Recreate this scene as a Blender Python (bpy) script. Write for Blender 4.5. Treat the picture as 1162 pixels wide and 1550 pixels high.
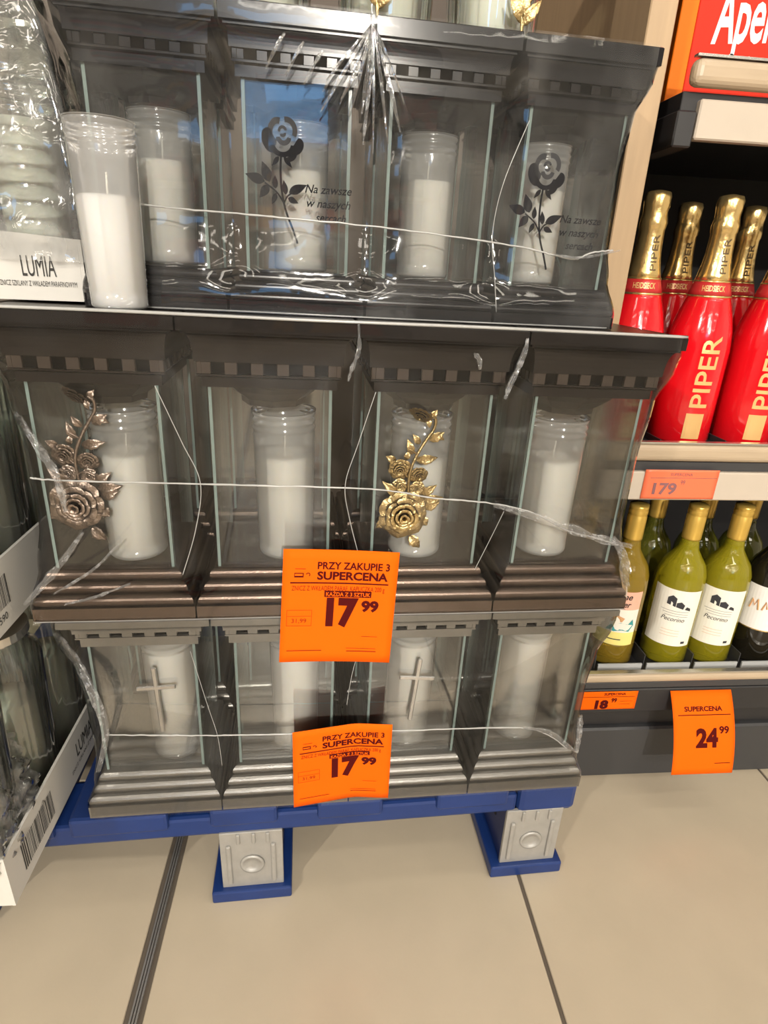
import bpy, bmesh, math, random
from mathutils import Vector, Matrix, noise
PI = math.pi
random.seed(7)
for o in list(bpy.data.objects): bpy.data.objects.remove(o)
scene = bpy.context.scene
C = scene.collection

# ------------------------------------------------------------------ camera
CAM_R = ((0.99537503, -0.00663583, -0.09583588),
         (-0.08596429, 0.38376915, -0.91941905),
         (0.04287997, 0.92340522, 0.38142378))
cd = bpy.data.cameras.new('camera'); cam = bpy.data.objects.new('camera', cd); C.objects.link(cam)
cd.sensor_fit = 'VERTICAL'; cd.sensor_height = 36.0; cd.lens = 898.41 * 36.0 / 1550.0
cd.clip_start = 0.02
cam.matrix_world = Matrix.Translation((0, 0, 0.975)) @ Matrix(CAM_R).to_4x4()
scene.camera = cam
# ------------------------------------------------------------------ world, exposure
w = bpy.data.worlds.new('world'); scene.world = w; w.use_nodes = True
w.node_tree.nodes['Background'].inputs[0].default_value = (1, 0.95, 0.88, 1)
w.node_tree.nodes['Background'].inputs[1].default_value = 0.3
scene.view_settings.view_transform = 'Standard'; scene.view_settings.look = 'None'
scene.view_settings.gamma = 1.0; scene.view_settings.use_curve_mapping = False
scene.view_settings.exposure = 0.0
LAMP = 13.0
SPOTS = [(1.0, -1.6, 0.15, 0.7, 0.4, 45), (0.7, -5.0, 0.15, 0.75, 0.30, 830), (-2.3, -2.3, 0.2, 0.9, 0.7, 260), (0.1, -3.4, 0.1, 0.7, 0.30, 190)]
scene.cycles.max_bounces = 9; scene.cycles.transparent_max_bounces = 40; scene.cycles.diffuse_bounces = 4; scene.cycles.glossy_bounces = 4
scene.cycles.transmission_bounces = 8; scene.cycles.caustics_reflective = False; scene.cycles.caustics_refractive = False
scene.cycles.sample_clamp_indirect = 4.0

# ------------------------------------------------------------------ materials
MATS = {}
def mat(name, col, rough=0.5, metal=0.0, noise_amt=0.0, nscale=40, bump=0.0, bscale=80, trans=0.0, sss=0.0, emit=0.0, coat=0.0, spec=None, stretch=None):
    m = bpy.data.materials.new(name); m.use_nodes = True; nt = m.node_tree; b = nt.nodes['Principled BSDF']
    b.inputs['Base Color'].default_value = (*col, 1); b.inputs['Roughness'].default_value = rough; b.inputs['Metallic'].default_value = metal
    b.inputs['Transmission Weight'].default_value = trans
    if sss: b.inputs['Subsurface Weight'].default_value = sss; b.inputs['Subsurface Radius'].default_value = (0.02, 0.015, 0.01); b.inputs['Subsurface Scale'].default_value = 1.0
    if coat: b.inputs['Coat Weight'].default_value = coat; b.inputs['Coat Roughness'].default_value = 0.05
    if spec is not None: b.inputs['Specular IOR Level'].default_value = spec
    if emit: b.inputs['Emission Color'].default_value = (*col, 1); b.inputs['Emission Strength'].default_value = emit
    if noise_amt or bump:
        tc = nt.nodes.new('ShaderNodeTexCoord'); mp = nt.nodes.new('ShaderNodeMapping'); nt.links.new(tc.outputs['Object'], mp.inputs[0])
        if stretch: mp.inputs['Scale'].default_value = stretch
    if noise_amt:
        n = nt.nodes.new('ShaderNodeTexNoise'); n.inputs['Scale'].default_value = nscale; n.inputs['Detail'].default_value = 5
        nt.links.new(mp.outputs[0], n.inputs[0])
        r = nt.nodes.new('ShaderNodeMapRange'); r.inputs[3].default_value = 1 - noise_amt; r.inputs[4].default_value = 1 + noise_amt
        nt.links.new(n.outputs[0], r.inputs[0])
        v = nt.nodes.new('ShaderNodeVectorMath'); v.operation = 'SCALE'; v.inputs[0].default_value = col
        nt.links.new(r.outputs[0], v.inputs['Scale']); nt.links.new(v.outputs[0], b.inputs['Base Color'])
    if bump:
        n2 = nt.nodes.new('ShaderNodeTexNoise'); n2.inputs['Scale'].default_value = bscale; n2.inputs['Detail'].default_value = 4
        nt.links.new(mp.outputs[0], n2.inputs[0])
        bp = nt.nodes.new('ShaderNodeBump'); bp.inputs['Strength'].default_value = bump; bp.inputs['Distance'].default_value = 0.002
        nt.links.new(n2.outputs[0], bp.inputs['Height']); nt.links.new(bp.outputs[0], b.inputs['Normal'])
    MATS[name] = m
    return m

def thin(name, tint, haze=0.0, hazecol=(0.9, 0.9, 0.88), rough=0.04, refl=1.5, ior=1.45, bump=0.0, bscale=60, bdist=0.004, stretch=(1, 1, 1), streak=0.0):
    """thin see-through sheet: straight transmission, fresnel reflection, a little scattering haze"""
    m = bpy.data.materials.new(name); m.use_nodes = True; nt = m.node_tree; nt.nodes.clear(); N = nt.nodes.new; L = nt.links.new
    out = N('ShaderNodeOutputMaterial'); tr = N('ShaderNodeBsdfTransparent'); tr.inputs[0].default_value = (*tint, 1)
    gl = N('ShaderNodeBsdfGlossy'); gl.inputs['Roughness'].default_value = rough; gl.inputs[0].default_value = (1, 1, 1, 1)
    fr = N('ShaderNodeFresnel'); fr.inputs['IOR'].default_value = ior
    mu = N('ShaderNodeMath'); mu.operation = 'MULTIPLY'; mu.inputs[1].default_value = refl; mu.use_clamp = True
    L(fr.outputs[0], mu.inputs[0])
    df = N('ShaderNodeBsdfDiffuse'); df.inputs[0].default_value = (*hazecol, 1)
    tl = N('ShaderNodeBsdfTranslucent'); tl.inputs[0].default_value = (*hazecol, 1)
    mh = N('ShaderNodeMixShader'); mh.inputs[0].default_value = 0.5; L(df.outputs[0], mh.inputs[1]); L(tl.outputs[0], mh.inputs[2])
    m1 = N('ShaderNodeMixShader'); m1.inputs[0].default_value = haze; L(tr.outputs[0], m1.inputs[1]); L(mh.outputs[0], m1.inputs[2])
    m2 = N('ShaderNodeMixShader'); L(mu.outputs[0], m2.inputs[0]); L(m1.outputs[0], m2.inputs[1]); L(gl.outputs[0], m2.inputs[2]); L(m2.outputs[0], out.inputs[0])
    if bump or streak:
        tc = N('ShaderNodeTexCoord'); mp = N('ShaderNodeMapping'); mp.inputs['Scale'].default_value = stretch; L(tc.outputs['Object'], mp.inputs[0])
        n = N('ShaderNodeTexNoise'); n.inputs['Scale'].default_value = bscale; n.inputs['Detail'].default_value = 3; L(mp.outputs[0], n.inputs[0])
        if bump:
            bp = N('ShaderNodeBump'); bp.inputs['Strength'].default_value = bump; bp.inputs['Distance'].default_value = bdist
            L(n.outputs[0], bp.inputs['Height']); L(bp.outputs[0], gl.inputs['Normal']); L(bp.outputs[0], fr.inputs['Normal'])
        if streak:
            r = N('ShaderNodeMapRange'); r.inputs[1].default_value = 0.5; r.inputs[2].default_value = 0.78; r.inputs[3].default_value = haze; r.inputs[4].default_value = haze + streak
            L(n.outputs[0], r.inputs[0]); L(r.outputs[0], m1.inputs[0])
    MATS[name] = m
    return m

mat('tile', (0.47, 0.40, 0.298), 0.32, noise_amt=0.10, nscale=9, bump=0.05, bscale=200)
mat('grout', (0.10, 0.08, 0.06), 0.9)
mat('joint_metal', (0.36, 0.35, 0.33), 0.4, 0.7)
mat('wall_paint', (0.72, 0.70, 0.66), 0.8, noise_amt=0.04, nscale=3)
mat('wall_brown', (0.13, 0.105, 0.085), 0.7, noise_amt=0.2, nscale=6)
mat('ceiling', (0.70, 0.69, 0.66), 0.9, noise_amt=0.03)
mat('lamp', (1.0, 0.93, 0.82), emit=LAMP)
mat('lamp_case', (0.8, 0.8, 0.8), 0.5)
mat('blue_glow_panel', (0.25, 0.55, 1.0), emit=4.0)  # glow of the added panel behind the camera
mat('wood', (0.43, 0.30, 0.175), 0.45, noise_amt=0.16, nscale=14, stretch=(6, 6, 0.7))
mat('wood_lip', (0.45, 0.35, 0.24), 0.4, noise_amt=0.14, nscale=14, stretch=(0.8, 7, 7))
mat('rail_paper', (0.52, 0.45, 0.37), 0.35, noise_amt=0.05, nscale=20)
mat('black_metal', (0.022, 0.021, 0.022), 0.45, noise_amt=0.2, nscale=30)
mat('black_matte', (0.010, 0.009, 0.009), 0.8)
mat('rail_grey', (0.045, 0.045, 0.047), 0.4)
mat('chrome', (0.7, 0.68, 0.64), 0.25, 0.9)
mat('grey_plastic', (0.42, 0.43, 0.43), 0.4)
mat('gloss_black', (0.010, 0.009, 0.010), 0.20, noise_amt=0.1, spec=0.28)
mat('bronze', (0.15, 0.112, 0.09), 0.25, 0.88, noise_amt=0.10, nscale=120, bump=0.15, bscale=600)
mat('bronze_dark', (0.017, 0.0135, 0.0115), 0.33, 0.0, spec=0.16, noise_amt=0.1, nscale=60)
mat('pewter', (0.25, 0.24, 0.222), 0.32, 0.85, noise_amt=0.08, nscale=120, bump=0.15, bscale=600)
mat('vent_shade', (0.004, 0.004, 0.004), 0.9, spec=0.01)  # black stands for the shade inside the cornice slots
mat('bronze_band_lit', (0.060, 0.046, 0.037), 0.38, 0.2, spec=0.2)  # cornice brown painted lighter, as the front-facing dentils catch light
mat('glass_edge', (0.28, 0.37, 0.345), 0.15, trans=0.3)
thin('pane_glass', (0.985, 0.99, 0.987), 0.003, rough=0.01, refl=0.7, ior=1.5)
thin('film', (0.985, 0.985, 0.98), 0.003, rough=0.05, refl=0.8, ior=1.45, bump=0.22, bscale=9, bdist=0.005, stretch=(1.2, 1.2, 1.0), streak=0.03)
thin('film_hazy', (0.985, 0.985, 0.98), 0.030, rough=0.05, refl=1.0, ior=1.45, bump=0.26, bscale=9, bdist=0.006, stretch=(1.6, 1.6, 0.8), streak=0.10)
thin('film_drape', (0.97, 0.97, 0.965), 0.14, rough=0.06, refl=1.5, ior=1.5, bump=0.32, bscale=22, bdist=0.006, stretch=(1.6, 1.6, 0.7), streak=0.3)
thin('film_fold', (0.98, 0.98, 0.98), 0.16, hazecol=(0.97, 0.97, 0.96), rough=0.08, refl=1.8, ior=1.5, bump=0.6, bscale=120, bdist=0.003, streak=0.5)
thin('film_crumple', (0.96, 0.96, 0.95), 0.14, rough=0.05, refl=2.6, ior=1.5, bump=0.8, bscale=70, bdist=0.006, streak=0.2)
thin('film_cord', (0.95, 0.95, 0.95), 0.75, rough=0.2, refl=1.5)
mat('film_white', (0.86, 0.85, 0.83), 0.35, bump=0.5, bscale=300)
thin('cup_plastic', (0.97, 0.97, 0.97), 0.36, hazecol=(0.93, 0.93, 0.92), rough=0.12, refl=1.2)
thin('jar_glass', (0.90, 0.94, 0.90), 0.07, hazecol=(0.85, 0.87, 0.80), rough=0.04, refl=2.4, ior=1.52)
mat('wax', (0.93, 0.91, 0.87), 0.45, sss=0.35)
mat('wax_cream', (0.93, 0.88, 0.79), 0.45, sss=0.35)
mat('wick', (0.8, 0.78, 0.7), 0.9)
mat('print_black', (0.006, 0.006, 0.010), 0.8, spec=0.02)
mat('print_grey', (0.05, 0.05, 0.055), 0.8, spec=0.05)
mat('gold_antique', (0.52, 0.385, 0.18), 0.28, 0.95, noise_amt=0.25, nscale=150, bump=0.4, bscale=400)
mat('bronze_antique', (0.30, 0.235, 0.19), 0.30, 0.9, noise_amt=0.35, nscale=150, bump=0.4, bscale=400)
mat('patina', (0.035, 0.026, 0.016), 0.45, 0.6)
mat('silver', (0.72, 0.70, 0.67), 0.25, 0.9)
mat('tag_orange', (0.93, 0.125, 0.0), 0.8, spec=0.15)
mat('tag_salmon', (0.82, 0.17, 0.075), 0.4)
mat('tag_ink', (0.075, 0.004, 0.004), 0.8, spec=0.1)
mat('tag_ink_thin', (0.26, 0.022, 0.003), 0.8, spec=0.1)
mat('salmon_ink', (0.22, 0.10, 0.11), 0.6)
mat('pallet_blue', (0.008, 0.030, 0.14), 0.42, noise_amt=0.25, nscale=12, bump=0.2, bscale=40)
mat('pallet_side', (0.010, 0.022, 0.10), 0.5, noise_amt=0.25, nscale=12)
mat('galvanised', (0.40, 0.39, 0.365), 0.48, 0.45, noise_amt=0.16, nscale=60, bump=0.3, bscale=80)
mat('card_white', (0.62, 0.60, 0.555), 0.6, noise_amt=0.04, nscale=15)
mat('print_ink', (0.03, 0.028, 0.025), 0.7)
mat('red_bottle', (0.68, 0.006, 0.012), 0.12, coat=0.6)
mat('red_band', (0.50, 0.03, 0.03), 0.25)
mat('gold_foil', (0.83, 0.60, 0.25), 0.24, 0.9, bump=0.5, bscale=90)
mat('gold_ink', (0.80, 0.50, 0.20), 0.35, 0.3)
mat('foil_ink', (0.10, 0.06, 0.02), 0.5)
mat('wine_yellow', (0.72, 0.62, 0.03), 0.03, trans=0.7)
mat('wine_amber', (0.70, 0.46, 0.05), 0.03, trans=0.7)
mat('wine_green', (0.15, 0.15, 0.02), 0.03, trans=0.5)
mat('wine_dark', (0.012, 0.010, 0.006), 0.05)
mat('cap_gold', (0.72, 0.47, 0.10), 0.30, 0.55)
mat('label_cream', (0.82, 0.79, 0.70), 0.6)
mat('label_pink', (0.88, 0.45, 0.33), 0.6)
mat('label_yellow', (0.85, 0.74, 0.24), 0.6)
mat('label_teal', (0.04, 0.30, 0.31), 0.6)
mat('label_white', (0.84, 0.82, 0.80), 0.6)
mat('label_skin', (0.65, 0.35, 0.16), 0.6)
mat('box_red', (0.66, 0.030, 0.012), 0.6, spec=0.2)
mat('box_orange', (0.78, 0.17, 0.008), 0.6, spec=0.2)
mat('ink_white', (0.92, 0.86, 0.82), 0.5)
mat('goods_red', (0.5, 0.03, 0.03), 0.5); mat('goods_white', (0.7, 0.7, 0.68), 0.5); mat('goods_dark', (0.03, 0.03, 0.04), 0.5); mat('goods_amber', (0.6, 0.32, 0.05), 0.4)

# ------------------------------------------------------------------ helpers
def link(name, me, mats, parent=None, smooth=False, loc=None):
    o = bpy.data.objects.new(name, me); C.objects.link(o)
    if isinstance(mats, str): mats = [mats]
    if not me.materials:
        for m in mats: me.materials.append(MATS[m])
    if smooth:
        for p in me.polygons: p.use_smooth = True
    if parent is not None: o.parent = parent
    if loc is not None: o.location = loc
    return o
def mesh(name, v, f):
    me = bpy.data.meshes.new(name); me.from_pydata([tuple(a) for a in v], [], f); me.update(); return me
def bm_mesh(name, bm):
    bmesh.ops.recalc_face_normals(bm, faces=bm.faces)
    me = bpy.data.meshes.new(name); bm.to_mesh(me); bm.free(); return me
def bbox(bm, x0, x1, y0, y1, z0, z1, bev=0.0, mi=0, seg=1):
    vs = [bm.verts.new((x, y, z)) for z in (z0, z1) for y in (y0, y1) for x in (x0, x1)]
    fs = [bm.faces.new([vs[i] for i in q]) for q in ((0, 2, 3, 1), (4, 5, 7, 6), (0, 1, 5, 4), (2, 6, 7, 3), (0, 4, 6, 2), (1, 3, 7, 5))]
    for f in fs: f.material_index = mi
    if bev > 0:
        es = list({e for f in fs for e in f.edges})
        bmesh.ops.bevel(bm, geom=es, offset=bev, segments=seg, affect='EDGES', profile=0.5)
    return fs
def box(name, x0, x1, y0, y1, z0, z1, m, parent=None, bev=0.0, seg=1):
    bm = bmesh.new(); bbox(bm, x0, x1, y0, y1, z0, z1, bev, 0, seg); return link(name, bm_mesh(name, bm), m, parent)
def lathe(prof, n=40, a0=0.0, a1=2 * PI, flute=None):
    """prof [(r,z)] -> verts, faces; flute(r,z,a) may modulate the radius"""
    full = abs(a1 - a0 - 2 * PI) < 1e-6; k = n if full else n + 1
    v = []; f = []
    for r, z in prof:
        for i in range(k):
            a = a0 + (a1 - a0) * i / n; rr = flute(r, z, a) if flute else r
            v.append((rr * math.cos(a), rr * math.sin(a), z))
    for j in range(len(prof) - 1):
        for i in range(n):
            i2 = (i + 1) % k; f.append((j * k + i, j * k + i2, (j + 1) * k + i2, (j + 1) * k + i))
    if full:
        if prof[0][0] > 1e-5 and prof[0][0] < 1: f.append(tuple(range(k - 1, -1, -1)))
        if prof[-1][0] > 1e-5: f.append(tuple((len(prof) - 1) * k + i for i in range(k)))
    return v, f
def lathe_open(prof, n=40, **kw):
    v, f = lathe(prof, n, **kw); return v, [q for q in f if len(q) == 4]
def sq_loft(prof, cap=True):
    """square section loft: prof [(halfwidth, z)]"""
    v = []; f = []
    for h, z in prof: v += [(-h, -h, z), (h, -h, z), (h, h, z), (-h, h, z)]
    for j in range(len(prof) - 1):
        for i in range(4):
            i2 = (i + 1) % 4; f.append((j * 4 + i, j * 4 + i2, j * 4 + 4 + i2, j * 4 + 4 + i))
    if cap: f.append((3, 2, 1, 0)); n = (len(prof) - 1) * 4; f.append((n, n + 1, n + 2, n + 3))
    return v, f
def tube(pts, r, n=6, rf=None):
    """tube along points with radius r (or rf(t))"""
    v = []; f = []; P = [Vector(p) for p in pts]; m = len(P)
    for i, p in enumerate(P):
        d = (P[min(i + 1, m - 1)] - P[max(i - 1, 0)]).normalized()
        u = d.cross(Vector((0, 1, 0.13))).normalized(); q = d.cross(u)
        rr = rf(i / (m - 1)) * r if rf else r
        for k in range(n):
            a = 2 * PI * k / n; v.append(p + (u * math.cos(a) + q * math.sin(a)) * rr)
    for i in range(m - 1):
        for k in range(n):
            k2 = (k + 1) % n; f.append((i * n + k, i * n + k2, i * n + n + k2, i * n + n + k))
    f.append(tuple(range(n - 1, -1, -1))); f.append(tuple((m - 1) * n + k for k in range(n)))
    return v, f
def spline(pts, n=12):
    P = [Vector(p) for p in pts]; out = []
    for i in range(len(P) - 1):
        p0 = P[max(i - 1, 0)]; p1 = P[i]; p2 = P[i + 1]; p3 = P[min(i + 2, len(P) - 1)]
        for k in range(n):
            t = k / n
            out.append(0.5 * ((2 * p1) + (p2 - p0) * t + (2 * p0 - 5 * p1 + 4 * p2 - p3) * t * t + (3 * p1 - p0 - 3 * p2 + p3) * t ** 3))
    out.append(P[-1]); return out
def empty(name, loc=(0, 0, 0), rz=0.0):
    o = bpy.data.objects.new(name, None); o.empty_display_size = 0.05; C.objects.link(o); o.location = loc; o.rotation_euler = (0, 0, rz); return o
def tag(o, label, cat, group=None, kind=None):
    o['label'] = label; o['category'] = cat
    if group: o['group'] = group
    if kind: o['kind'] = kind
    return o
def struct(o, label=None, cat=None):
    o['kind'] = 'structure'
    if label: o['label'] = label
    if cat: o['category'] = cat
    return o
def dup(root, loc=None, rz=None):
    r = root.copy(); C.objects.link(r)
    if loc is not None: r.location = loc
    if rz is not None: r.rotation_euler = (0, 0, rz)
    for ch in list(root.children):
        c = ch.copy(); C.objects.link(c); c.parent = r
        for g in list(ch.children):
            d = g.copy(); C.objects.link(d); d.parent = c
    return r

TXT = {}
def text2d(body, bold=0.0, shear=0.0):
    """flat glyph mesh normalised: cap height 1, starting at x=0 -> verts (x,y), faces, width"""
    key = (body, bold, shear)
    if key in TXT: return TXT[key]
    cu = bpy.data.curves.new('t', 'FONT'); cu.body = body; cu.size = 1.0; cu.offset = bold; cu.shear = shear; cu.resolution_u = 3
    o = bpy.data.objects.new('t', cu); C.objects.link(o); bpy.context.view_layer.update()
    me = bpy.data.meshes.new_from_object(o.evaluated_get(bpy.context.evaluated_depsgraph_get()))
    vs = [(v.co.x, v.co.y) for v in me.vertices]; fs = [tuple(p.vertices) for p in me.polygons]
    bpy.data.objects.remove(o); bpy.data.curves.remove(cu); bpy.data.meshes.remove(me)
    x0 = min(v[0] for v in vs); x1 = max(v[0] for v in vs); cap = 0.72
    vs = [((x - x0) / cap, y / cap) for x, y in vs]
    TXT[key] = (vs, fs, (x1 - x0) / cap); return TXT[key]
def dense(vs, fs):
    bm = bmesh.new(); V = [bm.verts.new((a, b, 0)) for a, b in vs]
    for f in fs:
        try: bm.faces.new([V[i] for i in f])
        except ValueError: pass
    for _ in range(3):
        es = [e for e in bm.edges if e.calc_length() > 0.22]
        if not es: break
        bmesh.ops.subdivide_edges(bm, edges=es, cuts=1); bmesh.ops.triangulate(bm, faces=bm.faces)
    bm.verts.index_update(); out = [(v.co.x, v.co.y) for v in bm.verts], [tuple(v.index for v in f.verts) for f in bm.faces]
    bm.free(); return out
def lettering(body, x, y, h, m, fn, parent, width=None, bold=0.0, shear=0.0, center=False, rot=0.0, name='lettering', sub=False):
    """text in a 2D sheet frame (x right, y up), mapped to 3D with fn(x,y)"""
    vs, fs, wd = text2d(body, bold, shear)
    sx = (width / wd) if width else h
    ox = x - sx * wd / 2 if center else x
    ca, sa = math.cos(rot), math.sin(rot)
    if rot or sub: vs, fs = dense(vs, fs)
    v = []
    for a, b in vs:
        px, py = (ox - x) + a * sx, b * h
        v.append(fn(x + px * ca - py * sa, y + px * sa + py * ca))
    return link(name, mesh(name, v, fs), m, parent)
def flat_poly(pts, fn): return [fn(*p) for p in pts], [tuple(range(len(pts)))]

# ================================================================== the setting
FX0, FX1, FY0, FY1, CEIL = -3.4, 3.6, -6.4, 1.62, 3.1
fl = box('floor', FX0, FX1, FY0, FY1, -0.05, -0.003, 'grout'); struct(fl, 'large beige tiled shop floor with dark joints', 'floor')
GX = -0.2612; GY = 0.935; T = 0.6005
bm = bmesh.new(); bbox(bm, -T / 2 + 0.003, T / 2 - 0.003, -T / 2 + 0.003, T / 2 - 0.003, -0.02, 0.0, 0.0012)
tile_me = bm_mesh('tile', bm); tile_me.materials.append(MATS['tile'])
for i in range(-5, 7):
    for j in range(-12, 2):
        x = GX + T * (i + 0.5); y = GY + T * (j - 0.5) + 0
        if x - T / 2 < FX0 - .3 or x + T / 2 > FX1 + .3: continue
        t = bpy.data.objects.new('tile', tile_me); C.objects.link(t); t.parent = fl; t.location = (x, y, 0)
        if i == 0: t.scale.x = 0.982; t.location.x += 0.0048
        if i == -1: t.scale.x = 0.982; t.location.x -= 0.0048
jt = empty('trim_1', (GX, -2.2, 0)); struct(jt, 'narrow metal expansion joint between floor tiles', 'trim')
for sx in (-0.0042, 0.0, 0.0042): box('joint_strip', sx - 0.0013, sx + 0.0013, -4.1, 3.5, -0.004, 0.0012, 'joint_metal', jt)
struct(box('wall_back', FX0, FX1, FY1, FY1 + 0.1, 0, CEIL, 'wall_brown'), 'brown wall behind the display', 'wall')
struct(box('wall_front', FX0, FX1, FY0 - 0.1, FY0, 0, CEIL, 'wall_paint'), 'pale wall across the aisle', 'wall')
struct(box('wall_left', FX0 - 0.1, FX0, FY0, FY1, 0, CEIL, 'wall_paint'), 'pale wall to the left of the aisle', 'wall')
struct(box('wall_right', FX1, FX1 + 0.1, FY0, FY1, 0, CEIL, 'wall_paint'), 'pale wall to the right of the aisle', 'wall')
struct(box('ceiling', FX0, FX1, FY0, FY1, CEIL, CEIL + 0.1, 'ceiling'), 'white shop ceiling', 'ceiling')
lamp_spots = [(x, y) for y in (-5.4, -4.2, -3.0, -1.8) for x in (-1.9, 0.2, 2.3)] + [(0.9, -0.6), (2.4, -0.6), (1.1, 0.5)]
for i, (x, y) in enumerate(lamp_spots):
    e = empty('ceiling_light', (x, y, CEIL - 0.05))
    box('housing', -0.64, 0.64, -0.10, 0.10, 0.0, 0.05, 'lamp_case', e, 0.004)
    box('diffuser', -0.62, 0.62, -0.085, 0.085, -0.012, 0.0, 'lamp', e)
    tag(e, 'long white ceiling light above the shop aisle', 'light', 'ceiling lights in the aisle')
# added spotlights out of view, to brighten the candles and the oak panel
for i, (x, y, tx, ty, tz, pw) in enumerate(SPOTS):
    p = Vector((x, y, CEIL - 0.28)); d = (Vector((tx, ty, tz)) - p).normalized(); q = d.to_track_quat('-Z', 'Y')
    e = empty('added_spotlight', p); tag(e, 'added black spotlight under the ceiling, out of view, brightening the candles', 'spotlight', 'added spotlights over the aisle')
    v, f = lathe([(0.045, 0.02), (0.052, 0.0), (0.052, 0.13), (0.03, 0.16), (0.004, 0.161)], 24); f = [g for g in f if len(g) == 4]
    o = link('lamp_body', mesh('lamp_body', v, f), 'black_metal', e, True); o.rotation_mode = 'QUATERNION'; o.rotation_quaternion = q
    v, f = tube([(0, 0, 0.05), (0, 0, 0.16), (0, 0, 0.275)], 0.012, 8); link('stem', mesh('stem', v, f), 'black_metal', e)
    ld = bpy.data.lights.new('spot', 'SPOT'); ld.energy = pw; ld.color = (1.0, 0.93, 0.83); ld.spot_size = math.radians(95); ld.spot_blend = 0.6; ld.shadow_soft_size = 0.045
    lo = bpy.data.objects.new('spot', ld); C.objects.link(lo); lo.parent = e; lo.rotation_mode = 'QUATERNION'; lo.rotation_quaternion = q; lo.location = d * 0.02
# an aisle shelf opposite, mirrored in film and glass
aw = empty('aisle_shelf', (-0.2, -6.05, 0)); tag(aw, 'dark aisle shelf with packed goods across from the lantern display', 'shelf')
box('back_panel', -1.9, 1.9, -0.30, -0.28, 0, 2.0, 'black_metal', aw)
for z in (0.12, 0.52, 0.92, 1.32, 1.72): box('shelf_board', -1.9, 1.9, -0.28, 0.14, z - 0.03, z, 'rail_paper', aw)
for k, z in enumerate((0.12, 0.52, 0.92, 1.32)):
    x = -1.85; q = 0
    while x < 1.1:
        wd = random.uniform(0.55, 0.85); h = random.uniform(0.22, 0.32)
        b = box('carton', -0.2 + x, -0.2 + x + wd, -6.2, -5.96, z + 0.0005, z + h, ('goods_red', 'goods_white', 'goods_dark', 'goods_amber', 'goods_red')[(q + k * 2) % 5], None, 0.004)
        tag(b, 'plain packaged carton on the shelf across the aisle', 'carton', 'cartons on the shelf across the aisle')
        x += wd + 0.02; q += 1
sg = box('blue_glow_panel', -0.75, 0.55, -6.39, -6.33, 2.25, 2.95, 'blue_glow_panel', None, 0.006); tag(sg, 'added glowing blue panel high on the far wall, mirrored in the film', 'panel')  # unseen panel, added to put a blue reflection into the film

# ================================================================== lantern display
ROT = math.atan(0.04)
TILT = 0.0105                                           # the stacked tiers lean a little, left end higher
def lean(x): return TILT * (0.42 - x)
def place(x, y0, inward, z=0.0): return (x - 0.04 * inward, y0 + 0.04 * x + inward, z + (lean(x) if z >= 0.1999 else 0.0))
def rib_profile(hw0, hw1, h, lip, nrib=3):
    """stepped base: vertical lip, then three rounded ribs stepping in"""
    p = [(hw0, 0.0), (hw0, lip)]
    step_h = (h - lip) / nrib; step_w = (hw0 - hw1) / nrib
    r_ = step_h * 0.5
    for k in range(nrib):
        zb = lip + k * step_h; wb = hw0 - k * step_w
        for q in range(0, 10):
            a = -PI / 2 + PI * q / 9
            p.append((wb - r_ + r_ * math.cos(a) - step_w * 0.25 * (1 + math.sin(a)), zb + step_h * 0.5 + step_h * 0.498 * math.sin(a)))
    p.append((hw1, h))
    return p
LMESH = {}
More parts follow.
